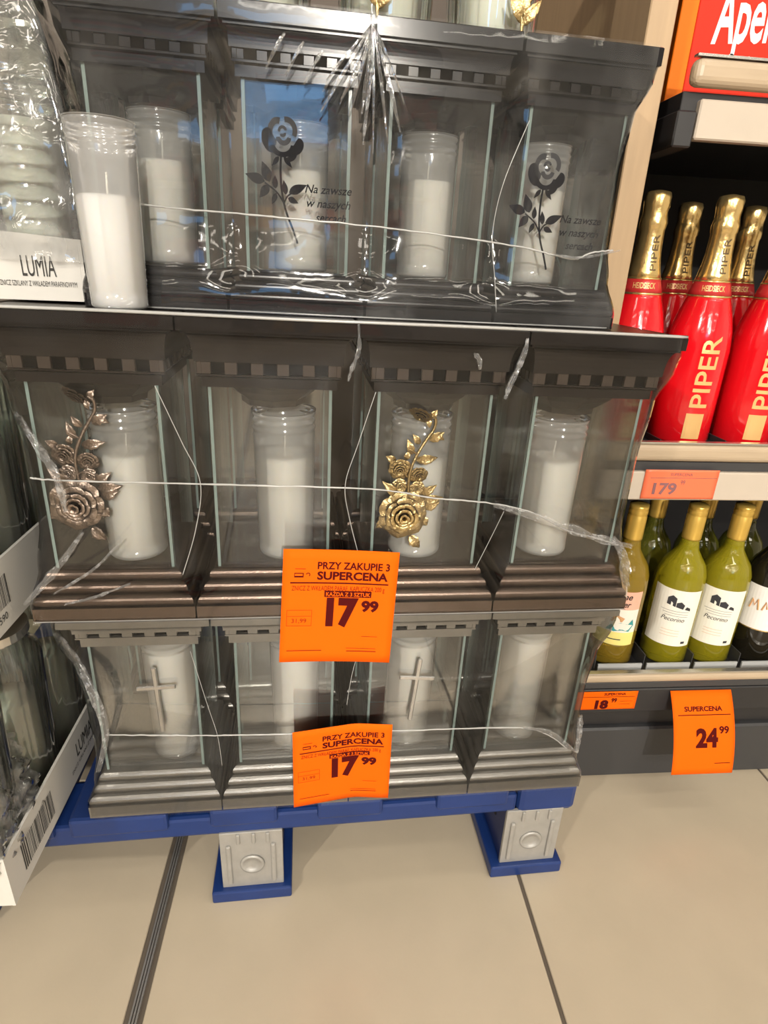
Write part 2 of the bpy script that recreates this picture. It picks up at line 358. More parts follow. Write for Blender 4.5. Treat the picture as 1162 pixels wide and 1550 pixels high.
def lantern_meshes(key, w, h, bh, ch, phw, slab, d0, d1, mbase, mcorn, mband=None):
    mband = mband or mcorn
    """meshes of one lantern kind; d0,d1 = dentil band distance below the top"""
    hw = w / 2; M = {}
    v, f = sq_loft(rib_profile(hw, phw + 0.004, bh, bh * 0.30), True); M['base'] = mesh('base', v, f); M['base'].materials.append(MATS[mbase])
    # plate inside
    bm = bmesh.new(); bbox(bm, -phw + 0.004, phw - 0.004, -phw + 0.004, phw - 0.004, bh - 0.001, bh + 0.002)
    M['floor_plate'] = bm_mesh('floor_plate', bm); M['floor_plate'].materials.append(MATS['pane_glass'])
    # cornice from the top down
    top = h; cb = h - ch; bh0 = phw + 0.005; bandw = bh0 + (hw - bh0) * 0.22
    prof = [(bh0 - 0.006, cb), (bh0, cb), (bh0, top - d1 - 0.004), (bandw, top - d1 - 0.002), (bandw, top - d1), (bandw - 0.006, top - d1), (bandw - 0.006, top - d0), (bandw + 0.002, top - d0), (bandw + 0.002, top - d0 + 0.003)]
    z0 = top - d0 + 0.003; z1 = top - slab - 0.003
    for q in range(1, 8):
        a = (PI / 2) * q / 7
        prof.append((bandw + 0.002 + (hw - 0.006 - bandw - 0.002) * (1 - math.cos(a)), z0 + (z1 - z0) * math.sin(a)))
    prof += [(hw - 0.004, z1), (hw - 0.004, top - slab), (hw, top - slab), (hw, top - 0.0012), (hw - 0.0012, top)]
    v, f = sq_loft(prof, True); M['cornice'] = mesh('cornice', v, f); M['cornice'].materials.append(MATS[mcorn])
    # recessed band, black to paint in the shade of the slots, and dentil blocks
    v, f = sq_loft([(bandw - 0.0052, top - d1 + 0.0002), (bandw - 0.0052, top - d0 - 0.0002)], False); M['vent_shade_band'] = mesh('vent_shade_band', v, f); M['vent_shade_band'].materials.append(MATS['vent_shade'])
    sp = bandw * 2 / 5.6; sw = sp * 0.52; bm = bmesh.new(); dw = sp - sw
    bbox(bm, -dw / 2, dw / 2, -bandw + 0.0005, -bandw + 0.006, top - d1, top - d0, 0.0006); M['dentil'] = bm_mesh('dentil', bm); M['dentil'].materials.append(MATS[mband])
    M['dentil_x'] = [(-1.5 + k) * sp for k in range(4)]
    ew = bandw - 2.0 * sp - sw / 2 - 0 + sp * 0.0
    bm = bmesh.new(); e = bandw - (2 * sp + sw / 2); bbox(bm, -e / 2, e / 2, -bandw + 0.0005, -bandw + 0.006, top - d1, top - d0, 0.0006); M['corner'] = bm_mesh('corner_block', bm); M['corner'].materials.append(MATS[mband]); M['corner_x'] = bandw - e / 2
    # hood hanging inside under the cornice
    pr = phw * 0.93; v, f = lathe([(pr, cb + 0.002), (pr, cb - 0.004), (pr * 0.86, cb - 0.012), (pr * 0.62, cb - ch * 0.30), (pr * 0.60, cb - ch * 0.40), (0.004, cb - ch * 0.40)], 8); M['hood'] = mesh('hood', v, f); M['hood'].materials.append(MATS[mcorn])
    # panes
    t = 0.0035; bm = bmesh.new(); fs = bbox(bm, -phw, phw, -t / 2, t / 2, bh - 0.001, cb + 0.001)
    for fc in fs: fc.material_index = 0 if abs(fc.normal.y) > 0.5 else 1
    bm.normal_update()
    for fc in bm.faces: fc.material_index = 0 if abs(fc.normal.y) > 0.5 else 1
    M['pane'] = bm_mesh('pane', bm); M['pane'].materials.append(MATS['pane_glass']); M['pane'].materials.append(MATS['glass_edge'])
    LMESH[key] = (M, w, h, bh, ch, phw)
def add(name, me, parent, loc=(0, 0, 0), rz=0.0):
    o = bpy.data.objects.new(name, me); C.objects.link(o); o.parent = parent; o.location = loc; o.rotation_euler = (0, 0, rz); return o
def lantern(key, x, y0, z, label, group, front=True, inward=None):
    M, w_, h, bh, ch, phw = LMESH[key]
    e = empty('grave_lantern', place(x, y0, w_ / 2 if inward is None else inward, z), ROT); e.rotation_euler = (0, TILT, ROT)
    add('base', M['base'], e); add('floor_plate', M['floor_plate'], e); add('hood', M['hood'], e); add('vent_shade_band', M['vent_shade_band'], e)
    add('cornice', M['cornice'], e)
    for k in range(4):
        a = k * PI / 2; ins = phw - 0.0025
        add('pane', M['pane'], e, (math.sin(a) * ins, -math.cos(a) * ins, 0), a)
        if front or k == 0:
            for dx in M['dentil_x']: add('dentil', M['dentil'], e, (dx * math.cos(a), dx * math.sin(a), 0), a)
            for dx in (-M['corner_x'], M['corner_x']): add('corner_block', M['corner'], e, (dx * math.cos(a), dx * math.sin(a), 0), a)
    tag(e, label, 'lantern', group)
    return e
lantern_meshes('top', 0.1553, 0.2945, 0.0455, 0.0613, 0.0592, 0.017, 0.0375, 0.047, 'gloss_black', 'gloss_black')
lantern_meshes('mid', 0.195, 0.375, 0.064, 0.078, 0.072, 0.015, 0.049, 0.063, 'bronze', 'bronze_dark', 'bronze_band_lit')
lantern_meshes('low', 0.188, 0.3365, 0.068, 0.050, 0.070, 0.010, 0.026, 0.034, 'pewter', 'pewter')
Z_LOW, Z_MID, Z_TOP = 0.2, 0.5372, 0.9130
Y_LOW, Y_MID, Y_TOP = 0.680, 0.680, 0.745
KT = 0.745 / 0.705
X_LOW = [-0.249, -0.059, 0.131, 0.321]; X_MID = [-0.265, -0.068, 0.129, 0.326]; X_TOP = [-0.184 * KT, -0.034 * KT, 0.116 * KT, 0.266 * KT]
ORD = ['leftmost', 'second from left', 'third from left', 'rightmost']
front = {}
for k in range(4):
    front['top', k] = lantern('top', X_TOP[k], Y_TOP, Z_TOP, 'glossy black lantern ' + ('with printed rose, ' if k in (1, 3) else 'without print, ') + ORD[k] + ' in the top tier', 'lanterns of the top tier')
    front['mid', k] = lantern('mid', X_MID[k], Y_MID, Z_MID, 'dark bronze lantern ' + {0: 'with bronze rose ornament', 1: 'with plain panes', 2: 'with golden rose ornament', 3: 'with plain panes'}[k] + ', ' + ORD[k] + ' in the middle tier', 'lanterns of the middle tier')
    front['low', k] = lantern('low', X_LOW[k], Y_LOW, Z_LOW, 'pewter grey lantern ' + ('with silver cross, ' if k in (0, 2) else 'without cross, ') + ORD[k] + ' in the bottom tier', 'lanterns of the bottom tier')
for key, X, y0, z, nm in (('top', X_TOP, Y_TOP, Z_TOP, 'glossy black'), ('mid', X_MID, Y_MID, Z_MID, 'dark bronze'), ('low', X_LOW, Y_LOW, Z_LOW, 'pewter grey')):
    for k in range(4):
        w_ = LMESH[key][1]
        lantern(key, X[k], y0, z, nm + ' lantern in second row behind the ' + ORD[k] + ' one', 'lanterns of the second row', False, w_ * 1.5 + 0.004)

# ---------------------------------------------------------------- candles
def candle_meshes(h, rt, rb, wax_h, wm):
    prof = [(rb - 0.004, 0.0), (rb - 0.001, 0.0012), (rb, 0.004)]
    n = 10
    for i in range(n + 1): prof.append((rb + (rt - rb) * (i / n) * 0.94, 0.004 + (h * 0.86 - 0.004) * i / n))
    z = h * 0.86
    for k in range(3):
        dz = h * 0.14 / 3
        prof += [(rt * 0.985, z + dz * 0.25), (rt * 1.015, z + dz * 0.45), (rt * 1.015, z + dz * 0.75), (rt * 0.985, z + dz * 0.95)]; z += dz
    prof += [(rt * 1.03, h - 0.001), (rt * 1.03, h)]
    v, f = lathe_open(prof, 40); cup = mesh('cup', v, f + [tuple(range(39, -1, -1))]); cup.materials.append(MATS['cup_plastic'])
    q = wax_h / h; rw = rb + (rt - rb) * q * 0.94 / 0.86 - 0.0012
    v, f = lathe([(rb - 0.005, 0.002), (rb - 0.0012, 0.005), (rw, wax_h - 0.002), (rw - 0.003, wax_h + 0.0005), (rw * 0.6, wax_h - 0.001), (0.004, wax_h - 0.0015)], 40)
    wx = mesh('wax', v, f); wx.materials.append(MATS[wm])
    v, f = tube([(0, 0, wax_h - 0.003), (0.0005, 0, wax_h + 0.010), (0.001, 0.0008, wax_h + 0.022)], 0.0011, 6); wk = mesh('wick', v, f); wk.materials.append(MATS['wick'])
    for m_ in (cup, wx, wk):
        for p in m_.polygons: p.use_smooth = len(p.vertices) == 4
    return cup, wx, wk
def candle(ms, loc, label, group):
    e = empty('memorial_candle', loc); add('cup', ms[0], e); add('wax', ms[1], e); add('wick', ms[2], e); tag(e, label, 'candle', group); return e
cm_top = candle_meshes(0.156, 0.0340, 0.0325, 0.108, 'wax_cream'); cm_mid = candle_meshes(0.196, 0.0395, 0.0365, 0.139, 'wax_cream')
cm_low = candle_meshes(0.216, 0.0370, 0.0345, 0.190, 'wax_cream'); cm_one = candle_meshes(0.174, 0.0325, 0.0285, 0.108, 'wax')
for key, X, y0, z, ms, tn in (('top', X_TOP, Y_TOP, Z_TOP, cm_top, 'top'), ('mid', X_MID, Y_MID, Z_MID, cm_mid, 'middle'), ('low', X_LOW, Y_LOW, Z_LOW, cm_low, 'bottom')):
    w_, bh = LMESH[key][1], LMESH[key][3]
    for k in range(4):
        cx_, cy_ = {'top': place(X[k] + (0.006, 0.004, 0.0, -0.016)[k], y0, 0.070)[:2], 'mid': ((-0.250, -0.055, 0.123, 0.311)[k], 0.752 + 0.04 * X[k]), 'low': ((-0.226, -0.046, 0.130, 0.313)[k], 0.748 + 0.04 * X[k])}[key]
        candle(ms, (cx_, cy_, z + bh + 0.0025 + lean(cx_)), 'white candle inside the ' + ORD[k] + ' lantern of the ' + tn + ' tier', 'candles inside the front lanterns')
        candle(ms, place(X[k], y0, w_ * 1.5 + 0.004, z + bh + 0.002), 'second-row candle behind the ' + ORD[k] + ' lantern of the ' + tn + ' tier', 'candles in the second row')
candle(cm_one, (-0.224, 0.7025, Z_TOP + 0.001 + lean(-0.224 - 0.03)), 'loose white candle in clear ridged cup standing on the ledge outside the lanterns', 'loose candle')

# ---------------------------------------------------------------- rose print on the top tier
def leaf_outline(x, y, L, wd, ang, n=8):
    up = []; dn = []
    for i in range(n + 1):
        t = i / n; b = wd * math.sin(PI * t ** 0.8) * (1 - 0.25 * t)
        up.append((t * L, b)); dn.append((t * L, -b))
    pts = up + dn[-2:0:-1]; ca, sa = math.cos(ang), math.sin(ang)
    return [(x + a * ca - b * sa, y + a * sa + b * ca) for a, b in pts]
def print_on(lant, key, gx, oz, with_text=True):
    M, w_, h, bh, ch, phw = LMESH[key]; yy = -(phw + 0.0003)
    pr = empty('rose_print', (0, 0, 0)); pr.parent = lant
    fn = lambda a, b: (gx + a, yy, b)
    S = KT
    # coordinates in metres, origin at the leaf fork of the stem (height 0.118 above lantern foot)
    g = lambda a, b: fn(a * S, oz + b * S)
    stem = [(-0.001, 0.042), (-0.0015, 0.030), (-0.001, 0.016), (0.001, 0.002), (0.005, -0.012), (0.011, -0.026), (0.016, -0.040)]
    L_, R_ = [], []
    sp = spline([(a, 0, b) for a, b in stem], 5)
    for i, p in enumerate(sp):
        d = sp[min(i + 1, len(sp) - 1)] - sp[max(i - 1, 0)]; nx, nz = -d.z, d.x; l = math.hypot(nx, nz); wd = 0.0011
        L_.append((p.x + nx / l * wd, p.z + nz / l * wd)); R_.append((p.x - nx / l * wd, p.z - nz / l * wd))
    v = []; f = []
    for a, b in zip(L_, R_): v += [g(*a), g(*b)]
    for i in range(len(sp) - 1): f.append((2 * i, 2 * i + 1, 2 * i + 3, 2 * i + 2))
    link('stem', mesh('stem', v, f), 'print_black', pr)
    for br in ([(0.001, 0.0), (-0.006, 0.009), (-0.018, 0.017)], [(0.002, -0.001), (0.006, 0.006), (0.016, 0.012)]):
        sp = spline([(a, 0, b) for a, b in br], 5); v = []; f = []
        for i, p in enumerate(sp):
            d = sp[min(i + 1, len(sp) - 1)] - sp[max(i - 1, 0)]; nx, nz = -d.z, d.x; l = math.hypot(nx, nz); wd = 0.0008
            v += [g(p.x + nx / l * wd, p.z + nz / l * wd), g(p.x - nx / l * wd, p.z - nz / l * wd)]
        for i in range(len(sp) - 1): f.append((2 * i, 2 * i + 1, 2 * i + 3, 2 * i + 2))
        link('twig', mesh('twig', v, f), 'print_black', pr)
    for lf in ((-0.018, 0.018, 0.021, 0.0056, 2.85), (-0.013, 0.018, 0.020, 0.0058, 1.95), (-0.014, 0.015, 0.016, 0.0048, 4.05), (-0.007, 0.012, 0.013, 0.0032, 1.6), (-0.006, 0.008, 0.012, 0.0030, 4.3),
               (0.007, 0.009, 0.021, 0.0050, 0.42), (0.004, 0.007, 0.014, 0.0034, 1.75), (0.006, 0.004, 0.012, 0.0034, -0.38)):
        v, f = flat_poly([(a, b) for a, b in leaf_outline(*lf)], g); link('leaf', mesh('leaf', v, f), 'print_black', pr)
    # sepals
    for lf in ((-0.003, 0.042, 0.012, 0.0026, 4.05), (0.002, 0.042, 0.013, 0.0026, -0.85)):
        v, f = flat_poly(leaf_outline(*lf), g); link('sepal', mesh('sepal', v, f), 'print_black', pr)
    # bloom: petals as separate dark shapes with light gaps between them
    cx, cz = 0.001, 0.060
    def blob(px, pz, rx, rz, ang, a0, a1, inner=0.0, n=14):
        pts = []; ca, sa = math.cos(ang), math.sin(ang)
        for i in range(n + 1):
            a = a0 + (a1 - a0) * i / n; pts.append((rx * math.cos(a), rz * math.sin(a)))
        if inner:
            for i in range(n, -1, -1):
                a = a0 + (a1 - a0) * i / n; pts.append((inner * rx * math.cos(a), inner * rz * math.sin(a)))
        return [(cx + px + a * ca - b * sa, cz + pz + a * sa + b * ca) for a, b in pts]
    petals = [(blob(-0.0135, -0.004, 0.0075, 0.0115, 0.35, 0.9, 5.2), 'print_black'), (blob(0.0145, -0.008, 0.0065, 0.0085, -0.6, -2.1, 2.1), 'print_black'),
              (blob(0.000, -0.006, 0.0135, 0.0125, 0.0, 3.25, 6.15, 0.62), 'print_black'), (blob(0.0075, -0.0165, 0.0075, 0.0055, 0.5, 3.3, 6.6), 'print_black'),
              (blob(-0.0045, 0.004, 0.0105, 0.013, 0.15, 1.2, 4.3, 0.55), 'print_grey'), (blob(0.0035, 0.006, 0.0115, 0.0120, 0.0, -0.5, 1.75, 0.58), 'print_grey'),
              (blob(0.001, 0.0005, 0.0080, 0.0085, 0.0, 3.3, 6.1, 0.45), 'print_grey'), (blob(0.0, 0.0045, 0.0048, 0.0056, 0.2, 0.2, 3.0, 0.5), 'print_grey'), (blob(0.0, 0.0035, 0.0035, 0.0040, 0.2, 3.4, 6.1, 0.3), 'print_grey')]
    for pts, mm in petals:
        n2 = len(pts)
        if mm == 'print_grey' or n2 > 20:
            v = [g(*p) for p in pts]; h2 = n2 // 2; f = [(i, i + 1, n2 - 2 - i, n2 - 1 - i) for i in range(h2 - 1)]
        else: v, f = flat_poly(pts, g)
        link('petal', mesh('petal', v, f), mm, pr)
    if with_text:
        for k, (s, dx, wd) in enumerate((('Na zawsze', 0.0, 0.050), ('w naszych', 0.002, 0.047), ('sercach', 0.0115, 0.033))):
            lettering(s, (0.024 + dx) * S, (0.0105 - 0.0135 * k) * S, 0.0082 * S, 'print_black', lambda a, b: fn(a, oz + b), pr, width=wd * S, bold=0.012, shear=0.28)
print_on(front['top', 1], 'top', -0.017, 0.120); print_on(front['top', 3], 'top', -0.030, 0.108)

# ---------------------------------------------------------------- metal rose ornament
def petal_patch(ang, r0, r1, y0, y1, half, curl=0.004, n=6, m=4):
    v = []; f = []
    for j in range(m + 1):
        t = j / m
        for i in range(n + 1):
            s = -1 + 2 * i / n; a = ang + s * half * (0.75 + 0.25 * t)
            r = r0 + (r1 - r0) * (t ** 2.2) * (1 - 0.22 * s * s * t) ; y = y0 + (y1 - y0) * math.sin(min(t * 1.12, 1.0) * PI / 2) - curl * 0.5 * math.cos(i * 2.1) * t * t + curl * 0.8 * max(0.0, t - 0.8) * 5
            v.append((r * math.cos(a), y, r * math.sin(a)))
    for j in range(m):
        for i in range(n): f.append((j * (n + 1) + i, j * (n + 1) + i + 1, (j + 1) * (n + 1) + i + 1, (j + 1) * (n + 1) + i))
    return v, f
def join(lst):
    V = []; F = []
    for v, f in lst:
        b = len(V); V += [tuple(a) for a in v]; F += [tuple(i + b for i in q) for q in f]
    return V, F
def bloom_mesh(R, seedv):
    rnd = random.Random(seedv); L = []
    rings = [(7, 0.62, 1.08, -0.04, -0.22, 0.50, 0.10), (6, 0.48, 0.84, -0.06, -0.42, 0.58, 0.09), (5, 0.34, 0.60, -0.10, -0.54, 0.70, 0.06), (4, 0.20, 0.40, -0.15, -0.62, 0.88, 0.05), (3, 0.05, 0.22, -0.2, -0.68, 1.15, 0.03)]
    for ri, (n, r0, r1, y0, y1, hf, cu) in enumerate(rings):
        for k in range(n):
            L.append(petal_patch(2 * PI * k / n + ri * 0.5 + rnd.uniform(-.1, .1), r0 * R * rnd.uniform(.95, 1.0), r1 * R * rnd.uniform(.93, 1.08), y0 * R, y1 * R * rnd.uniform(.9, 1.05), hf, cu * R))
    L.append(lathe([(0.66 * R, 0), (0.60 * R, 0.06 * R), (0.3 * R, 0.10 * R), (0.05 * R, 0.11 * R)], 16))
    v, f = L[-1]; L[-1] = ([(a, -c, b) for a, b, c in v], f)
    v, f = join(L); me = mesh('rose_bloom', v, f)
    np_ = 24 * sum(x[0] for x in rings)
    for i, p in enumerate(me.polygons):
        p.use_smooth = True; p.material_index = 1 if (i >= np_ or (i % 24) < 6) else 0
    return me
def leaf_mesh(L, wd, cup=0.25):
    v = []; f = []; n = 8
    for i in range(n + 1):
        t = i / n; b = wd * math.sin(PI * (0.04 + 0.96 * t) ** 0.85) * (1 - 0.2 * t) * (1.12 if i % 2 else 0.95)
        if i == n: b = 0.0002
        yb = -0.16 * L * math.sin(PI * t)
        for s, yo in ((-1, 0), (-0.5, -0.10 * wd), (0, cup * wd), (0.5, -0.10 * wd), (1, 0)): v.append((t * L, yb + yo, s * b))
    for i in range(n):
        for k in range(4): f.append((i * 5 + k, i * 5 + k + 1, i * 5 + 6 + k, i * 5 + 5 + k))
    b = len(v); v2 = [(x, y + 0.0014, z) for x, y, z in v]; f2 = [tuple(q + b for q in reversed(p)) for p in f]
    me = mesh('leaf', v + v2, f + f2)
    for p in me.polygons: p.use_smooth = True
    return me
def ornament(lant, key, ox, oz, m, seedv, sc=1.0):
    M, w_, h, bh, ch, phw = LMESH[key]; yy = -(phw + 0.0015)
    px = lambda u, v: ((u - 345) * 0.000138 * sc, -(v - 1110) * 0.000152 * sc)   # from a measured drawing of the ornament, origin at the big bloom
    root = empty('ornament', (ox, yy, oz)); root.parent = lant; root.rotation_euler = (0, 0, 0)
    def stem(pts, r):
        q = [(px(u, v)[0], -0.004 - 0.002 * math.sin(i), px(u, v)[1]) for i, (u, v) in enumerate(pts)]
        v, f = tube(spline(q, 8), r, 8); link('stem', mesh('stem', v, f), m, root, True)
    stem([(385, 960), (378, 800), (395, 690), (450, 570), (520, 460), (575, 380), (585, 300), (545, 262)], 0.0021)
    stem([(440, 590), (400, 560), (360, 540)], 0.0013); stem([(385, 870), (450, 850), (520, 880)], 0.0015); stem([(380, 800), (330, 750)], 0.0014)
    def bl(u, v, R, tilt=(0, 0, 0), sx=1.0):
        x, z = px(u, v); o = link('rose_bloom', bloom_mesh(R * sc, seedv + int(u)), [m, 'patina'], root); o.location = (x, -0.002, z); o.rotation_euler = tilt; o.scale = (sx, 1, 1)
    bl(345, 1120, 0.0300); bl(290, 715, 0.0135, (0.2, 0.2, 0)); bl(470, 765, 0.0115, (0.3, -0.3, 0)); bl(455, 255, 0.0125, (0.9, 0.5, 0), 1.2); bl(300, 870, 0.0095); bl(465, 890, 0.0095)
    for (u, v, L, wd, a) in ((440, 640, 0.027, 0.0065, 0.15), (400, 590, 0.021, 0.0050, 1.95), (460, 500, 0.016, 0.0044, 2.25), (545, 470, 0.021, 0.0062, 0.55), (600, 420, 0.013, 0.0036, -0.55),
                             (540, 280, 0.012, 0.0042, 0.9), (520, 290, 0.012, 0.0035, -1.4), (300, 950, 0.029, 0.0066, 2.45), (500, 940, 0.024, 0.0060, 0.55), (520, 990, 0.028, 0.0070, 0.12),
                             (540, 1060, 0.022, 0.0070, 0.35), (430, 1330, 0.022, 0.0075, -0.85), (170, 1190, 0.013, 0.0055, 3.9), (530, 1160, 0.013, 0.0070, -0.9), (250, 650, 0.014, 0.0050, 2.7), (340, 640, 0.013, 0.004, 1.3)):
        x, z = px(u, v); o = link('leaf', leaf_mesh(L * sc, wd * sc), m, root); o.location = (x, -0.003, z); o.rotation_euler = (0, -a, 0)
    return root
ornament(front['mid', 2], 'mid', -0.032, 0.141, 'gold_antique', 3)
ornament(front['mid', 0], 'mid', -0.032, 0.154, 'bronze_antique', 9)
# ---------------------------------------------------------------- silver crosses on the bottom tier
for k, (dx, zc) in ((0, (0.014, 0.197)), (2, (0.0, 0.197))):
    M, w_, h, bh, ch, phw = LMESH['low']; cr = empty('cross', (dx, -(phw + 0.0015), zc)); cr.parent = front['low', k]
    cr.rotation_euler = (0, (-0.035, 0.075)[k // 2], 0)
    bm = bmesh.new(); bbox(bm, -0.0034, 0.0034, -0.0035, 0, -0.060, 0.052, 0.0012); link('upright', bm_mesh('upright', bm), 'silver', cr)
    bm = bmesh.new(); bbox(bm, -0.0265, 0.0265, -0.0040, -0.0005, 0.0150, 0.0215, 0.0012); link('crossbar', bm_mesh('crossbar', bm), 'silver', cr)

# ---------------------------------------------------------------- shrink film round each tier
def film(label, xs, w_, h, y0, z0, depth, side_in, front_in, prof, seam, wr=0.0022, seedv=0, m='film'):
    """film wrapped round the four lanterns of a tier: straight at cornice and foot, drawn in between"""
    xl = xs[0] - w_ / 2 - 0.002; xr = xs[-1] + w_ / 2 + 0.002; bounds = [(xs[i] + xs[i + 1]) / 2 for i in range(3)]
    path = []
    nd, nf = 16, 96
    for i in range(nd): path.append(('l', depth * (1 - i / nd)))
    for i in range(nf + 1): path.append(('f', xl + (xr - xl) * i / nf))
    for i in range(1, nd + 1): path.append(('r', depth * i / nd))
    nt = 34; v = []; f = []
    def inset(t):
        for (t0, a), (t1, b) in zip(prof, prof[1:]):
            if t <= t1: q = (t - t0) / (t1 - t0 + 1e-9); q = q * q * (3 - 2 * q); return a + (b - a) * q
        return prof[-1][1]
    for j in range(nt + 1):
        t = j / nt; ins = inset(t)
        for s, a in path:
            wv = noise.noise(Vector((a * 14 + seedv, t * 5, seedv * 1.7 + (3 if s != 'f' else 0)))) * wr * (0.3 + ins)
            wv += noise.noise(Vector((a * 60 + seedv, t * 9, 5.1))) * wr * 0.35 * ins
            si = side_in * ins
            fi = front_in * ins
            if s == 'f':
                g = max(math.exp(-((a - b) / 0.02) ** 2) for b in bounds); e = min(a - xl, xr - a)
                fi = fi + front_in * ins * g
                x = xl + si + (a - xl) * (xr - xl - 2 * si) / (xr - xl)
                rnd = 0.006 * math.exp(-(e / 0.006) ** 2)
                p = place(x, y0, -0.0030 + fi + rnd + wv, z0 + t * h)
            elif s == 'l': p = place(xl + si + wv, y0, max(a, fi + 0.004), z0 + t * h)
            else: p = place(xr - si + wv, y0, max(a, fi + 0.004), z0 + t * h)
            v.append(p)
    k = len(path)
    for j in range(nt):
        for i in range(k - 1): f.append((j * k + i, j * k + i + 1, (j + 1) * k + i + 1, (j + 1) * k + i))
    o = link('shrink_film', mesh('shrink_film', v, f), m, None, True); tag(o, label, 'plastic film', 'shrink film round the lantern tiers')
    # the welded seam, a thin milky cord across the front
    pts = []
    if y0 == Y_TOP: seam = [(a * KT, 0.975 + (b - 0.975) * KT) for a, b in seam]
    sp = spline([(a, 0, b) for a, b in seam], 16)
    for i, p in enumerate(sp):
        t = (p.z - z0) / h; pts.append(place(p.x, y0, -0.0048 + front_in * inset(t) * 0.6, p.z + 0.0010 * noise.noise(Vector((i * 0.45, seedv, 0)))))
    vv, ff = tube(pts, 0.0013, 6, lambda t: 0.75 + 0.6 * abs(noise.noise(Vector((t * 40, seedv, 1))))); link('seam', mesh('seam', vv, ff), 'film_cord', o, True)
    return o
PROF = [(0.0, 0.0), (0.06, 0.0), (0.19, 0.62), (0.35, 1.0), (0.60, 1.0), (0.78, 0.75), (0.90, 0.12), (0.95, 0.0), (1.0, 0.0)]
film_top = film('clear shrink film over the top tier of black lanterns', X_TOP, 0.1553, 0.2955, Y_TOP, Z_TOP, 0.32, 0.020, 0.011, PROF,
     [(-0.24, 1.020), (-0.166, 1.016), (-0.067, 1.014), (0.073, 1.010), (0.207, 1.001), (0.255, 0.994), (0.28, 0.991), (0.30, 0.999), (0.325, 1.003)], seedv=1, m='film_hazy')
film_mid = film('clear shrink film over the middle tier of bronze lanterns', X_MID, 0.195, 0.3755, Y_MID, Z_MID, 0.40, 0.024, 0.010, PROF,
     [(-0.335, 0.729), (-0.298, 0.726), (-0.151, 0.723), (0.053, 0.718), (0.13, 0.707), (0.206, 0.700), (0.265, 0.687), (0.319, 0.661), (0.36, 0.650), (0.394, 0.640)], seedv=4)
film_low = film('clear shrink film over the bottom tier of grey lanterns', X_LOW, 0.188, 0.337, Y_LOW, Z_LOW, 0.39, 0.024, 0.002, PROF,
     [(-0.30, 0.358), (-0.22, 0.352), (-0.143, 0.347), (0.0, 0.342), (0.125, 0.339), (0.289, 0.334), (0.34, 0.318), (0.378, 0.287)], wr=0.0012, seedv=8)
def ribbon(parent, pts, width, m='film_fold', seedv=0, n=10, name='film_fold'):
    """crinkled strip of gathered film along a 3D polyline"""
    sp = spline(pts, n); v = []; f = []; c = 6
    for i, p in enumerate(sp):
        d = (sp[min(i + 1, len(sp) - 1)] - sp[max(i - 1, 0)]).normalized(); side = d.cross(Vector((0, -1, 0.02))).normalized(); t = i / (len(sp) - 1)
        wd = 0.72 * width * (0.35 + 0.65 * math.sin(PI * min(max(t, 0.05), 0.95))) * (0.8 + 0.5 * noise.noise(Vector((i * 0.3, seedv, 2))))
        for k in range(c + 1):
            s = -1 + 2 * k / c
            v.append(p + side * wd * s + Vector((0, -0.0022 * (1 if k % 2 else -1) + 0.002 * noise.noise(Vector((i * 0.4, k * 0.9, seedv))), 0)))
    for i in range(len(sp) - 1):
        for k in range(c): f.append((i * (c + 1) + k, i * (c + 1) + k + 1, (i + 1) * (c + 1) + k + 1, (i + 1) * (c + 1) + k))
    return link(name, mesh(name, v, f), m, parent, True)
def pp(x, z, y0, off=-0.006):
    if y0 == Y_TOP: x, z = x * KT, 0.975 + (z - 0.975) * KT
    return place(x, y0, off, z)
# tension lines between neighbouring lanterns
def tline(parent, pts, y0, r=0.0009, off=-0.002):
    v, f = tube(spline([pp(x, z, y0, off) for x, z in pts], 12), r * 0.62, 5); link('tension_line', mesh('tension_line', v, f), 'film_cord', parent, True)
tline(film_mid, [(-0.188, 0.838), (-0.165, 0.775), (-0.148, 0.725), (-0.158, 0.665), (-0.178, 0.604)], Y_MID)
tline(film_mid, [(0.055, 0.838), (0.036, 0.775), (0.022, 0.725), (0.028, 0.680), (0.046, 0.610)], Y_MID)
tline(film_mid, [(0.226, 0.690), (0.212, 0.650), (0.196, 0.606)], Y_MID, 0.0007)
tline(film_top, [(0.207, 1.120), (0.186, 1.060), (0.180, 1.010), (0.188, 0.965), (0.194, 0.930)], Y_TOP, 0.0008)
tline(film_low, [(-0.178, 0.490), (-0.162, 0.40), (-0.152, 0.345), (-0.149, 0.290)], Y_LOW, 0.0007)
tline(film_low, [(0.046, 0.490), (0.036, 0.44), (0.030, 0.39)], Y_LOW, 0.0008)
# thick folded rims of the film along the upper edge of the middle tier and the foot of the top tier
tline(film_mid, [(-0.362, 0.9135), (-0.2, 0.9142), (-0.02, 0.9135), (0.18, 0.9142), (0.424, 0.9135)], Y_MID, 0.0030)
tline(film_top, [(-0.245, 0.9175), (-0.1, 0.918), (0.1, 0.9175), (0.332, 0.918)], Y_TOP, 0.0016)
tline(film_mid, [(-0.362, 0.5395), (-0.2, 0.5390), (-0.02, 0.5395), (0.18, 0.5390), (0.424, 0.5395)], Y_MID, 0.0012)
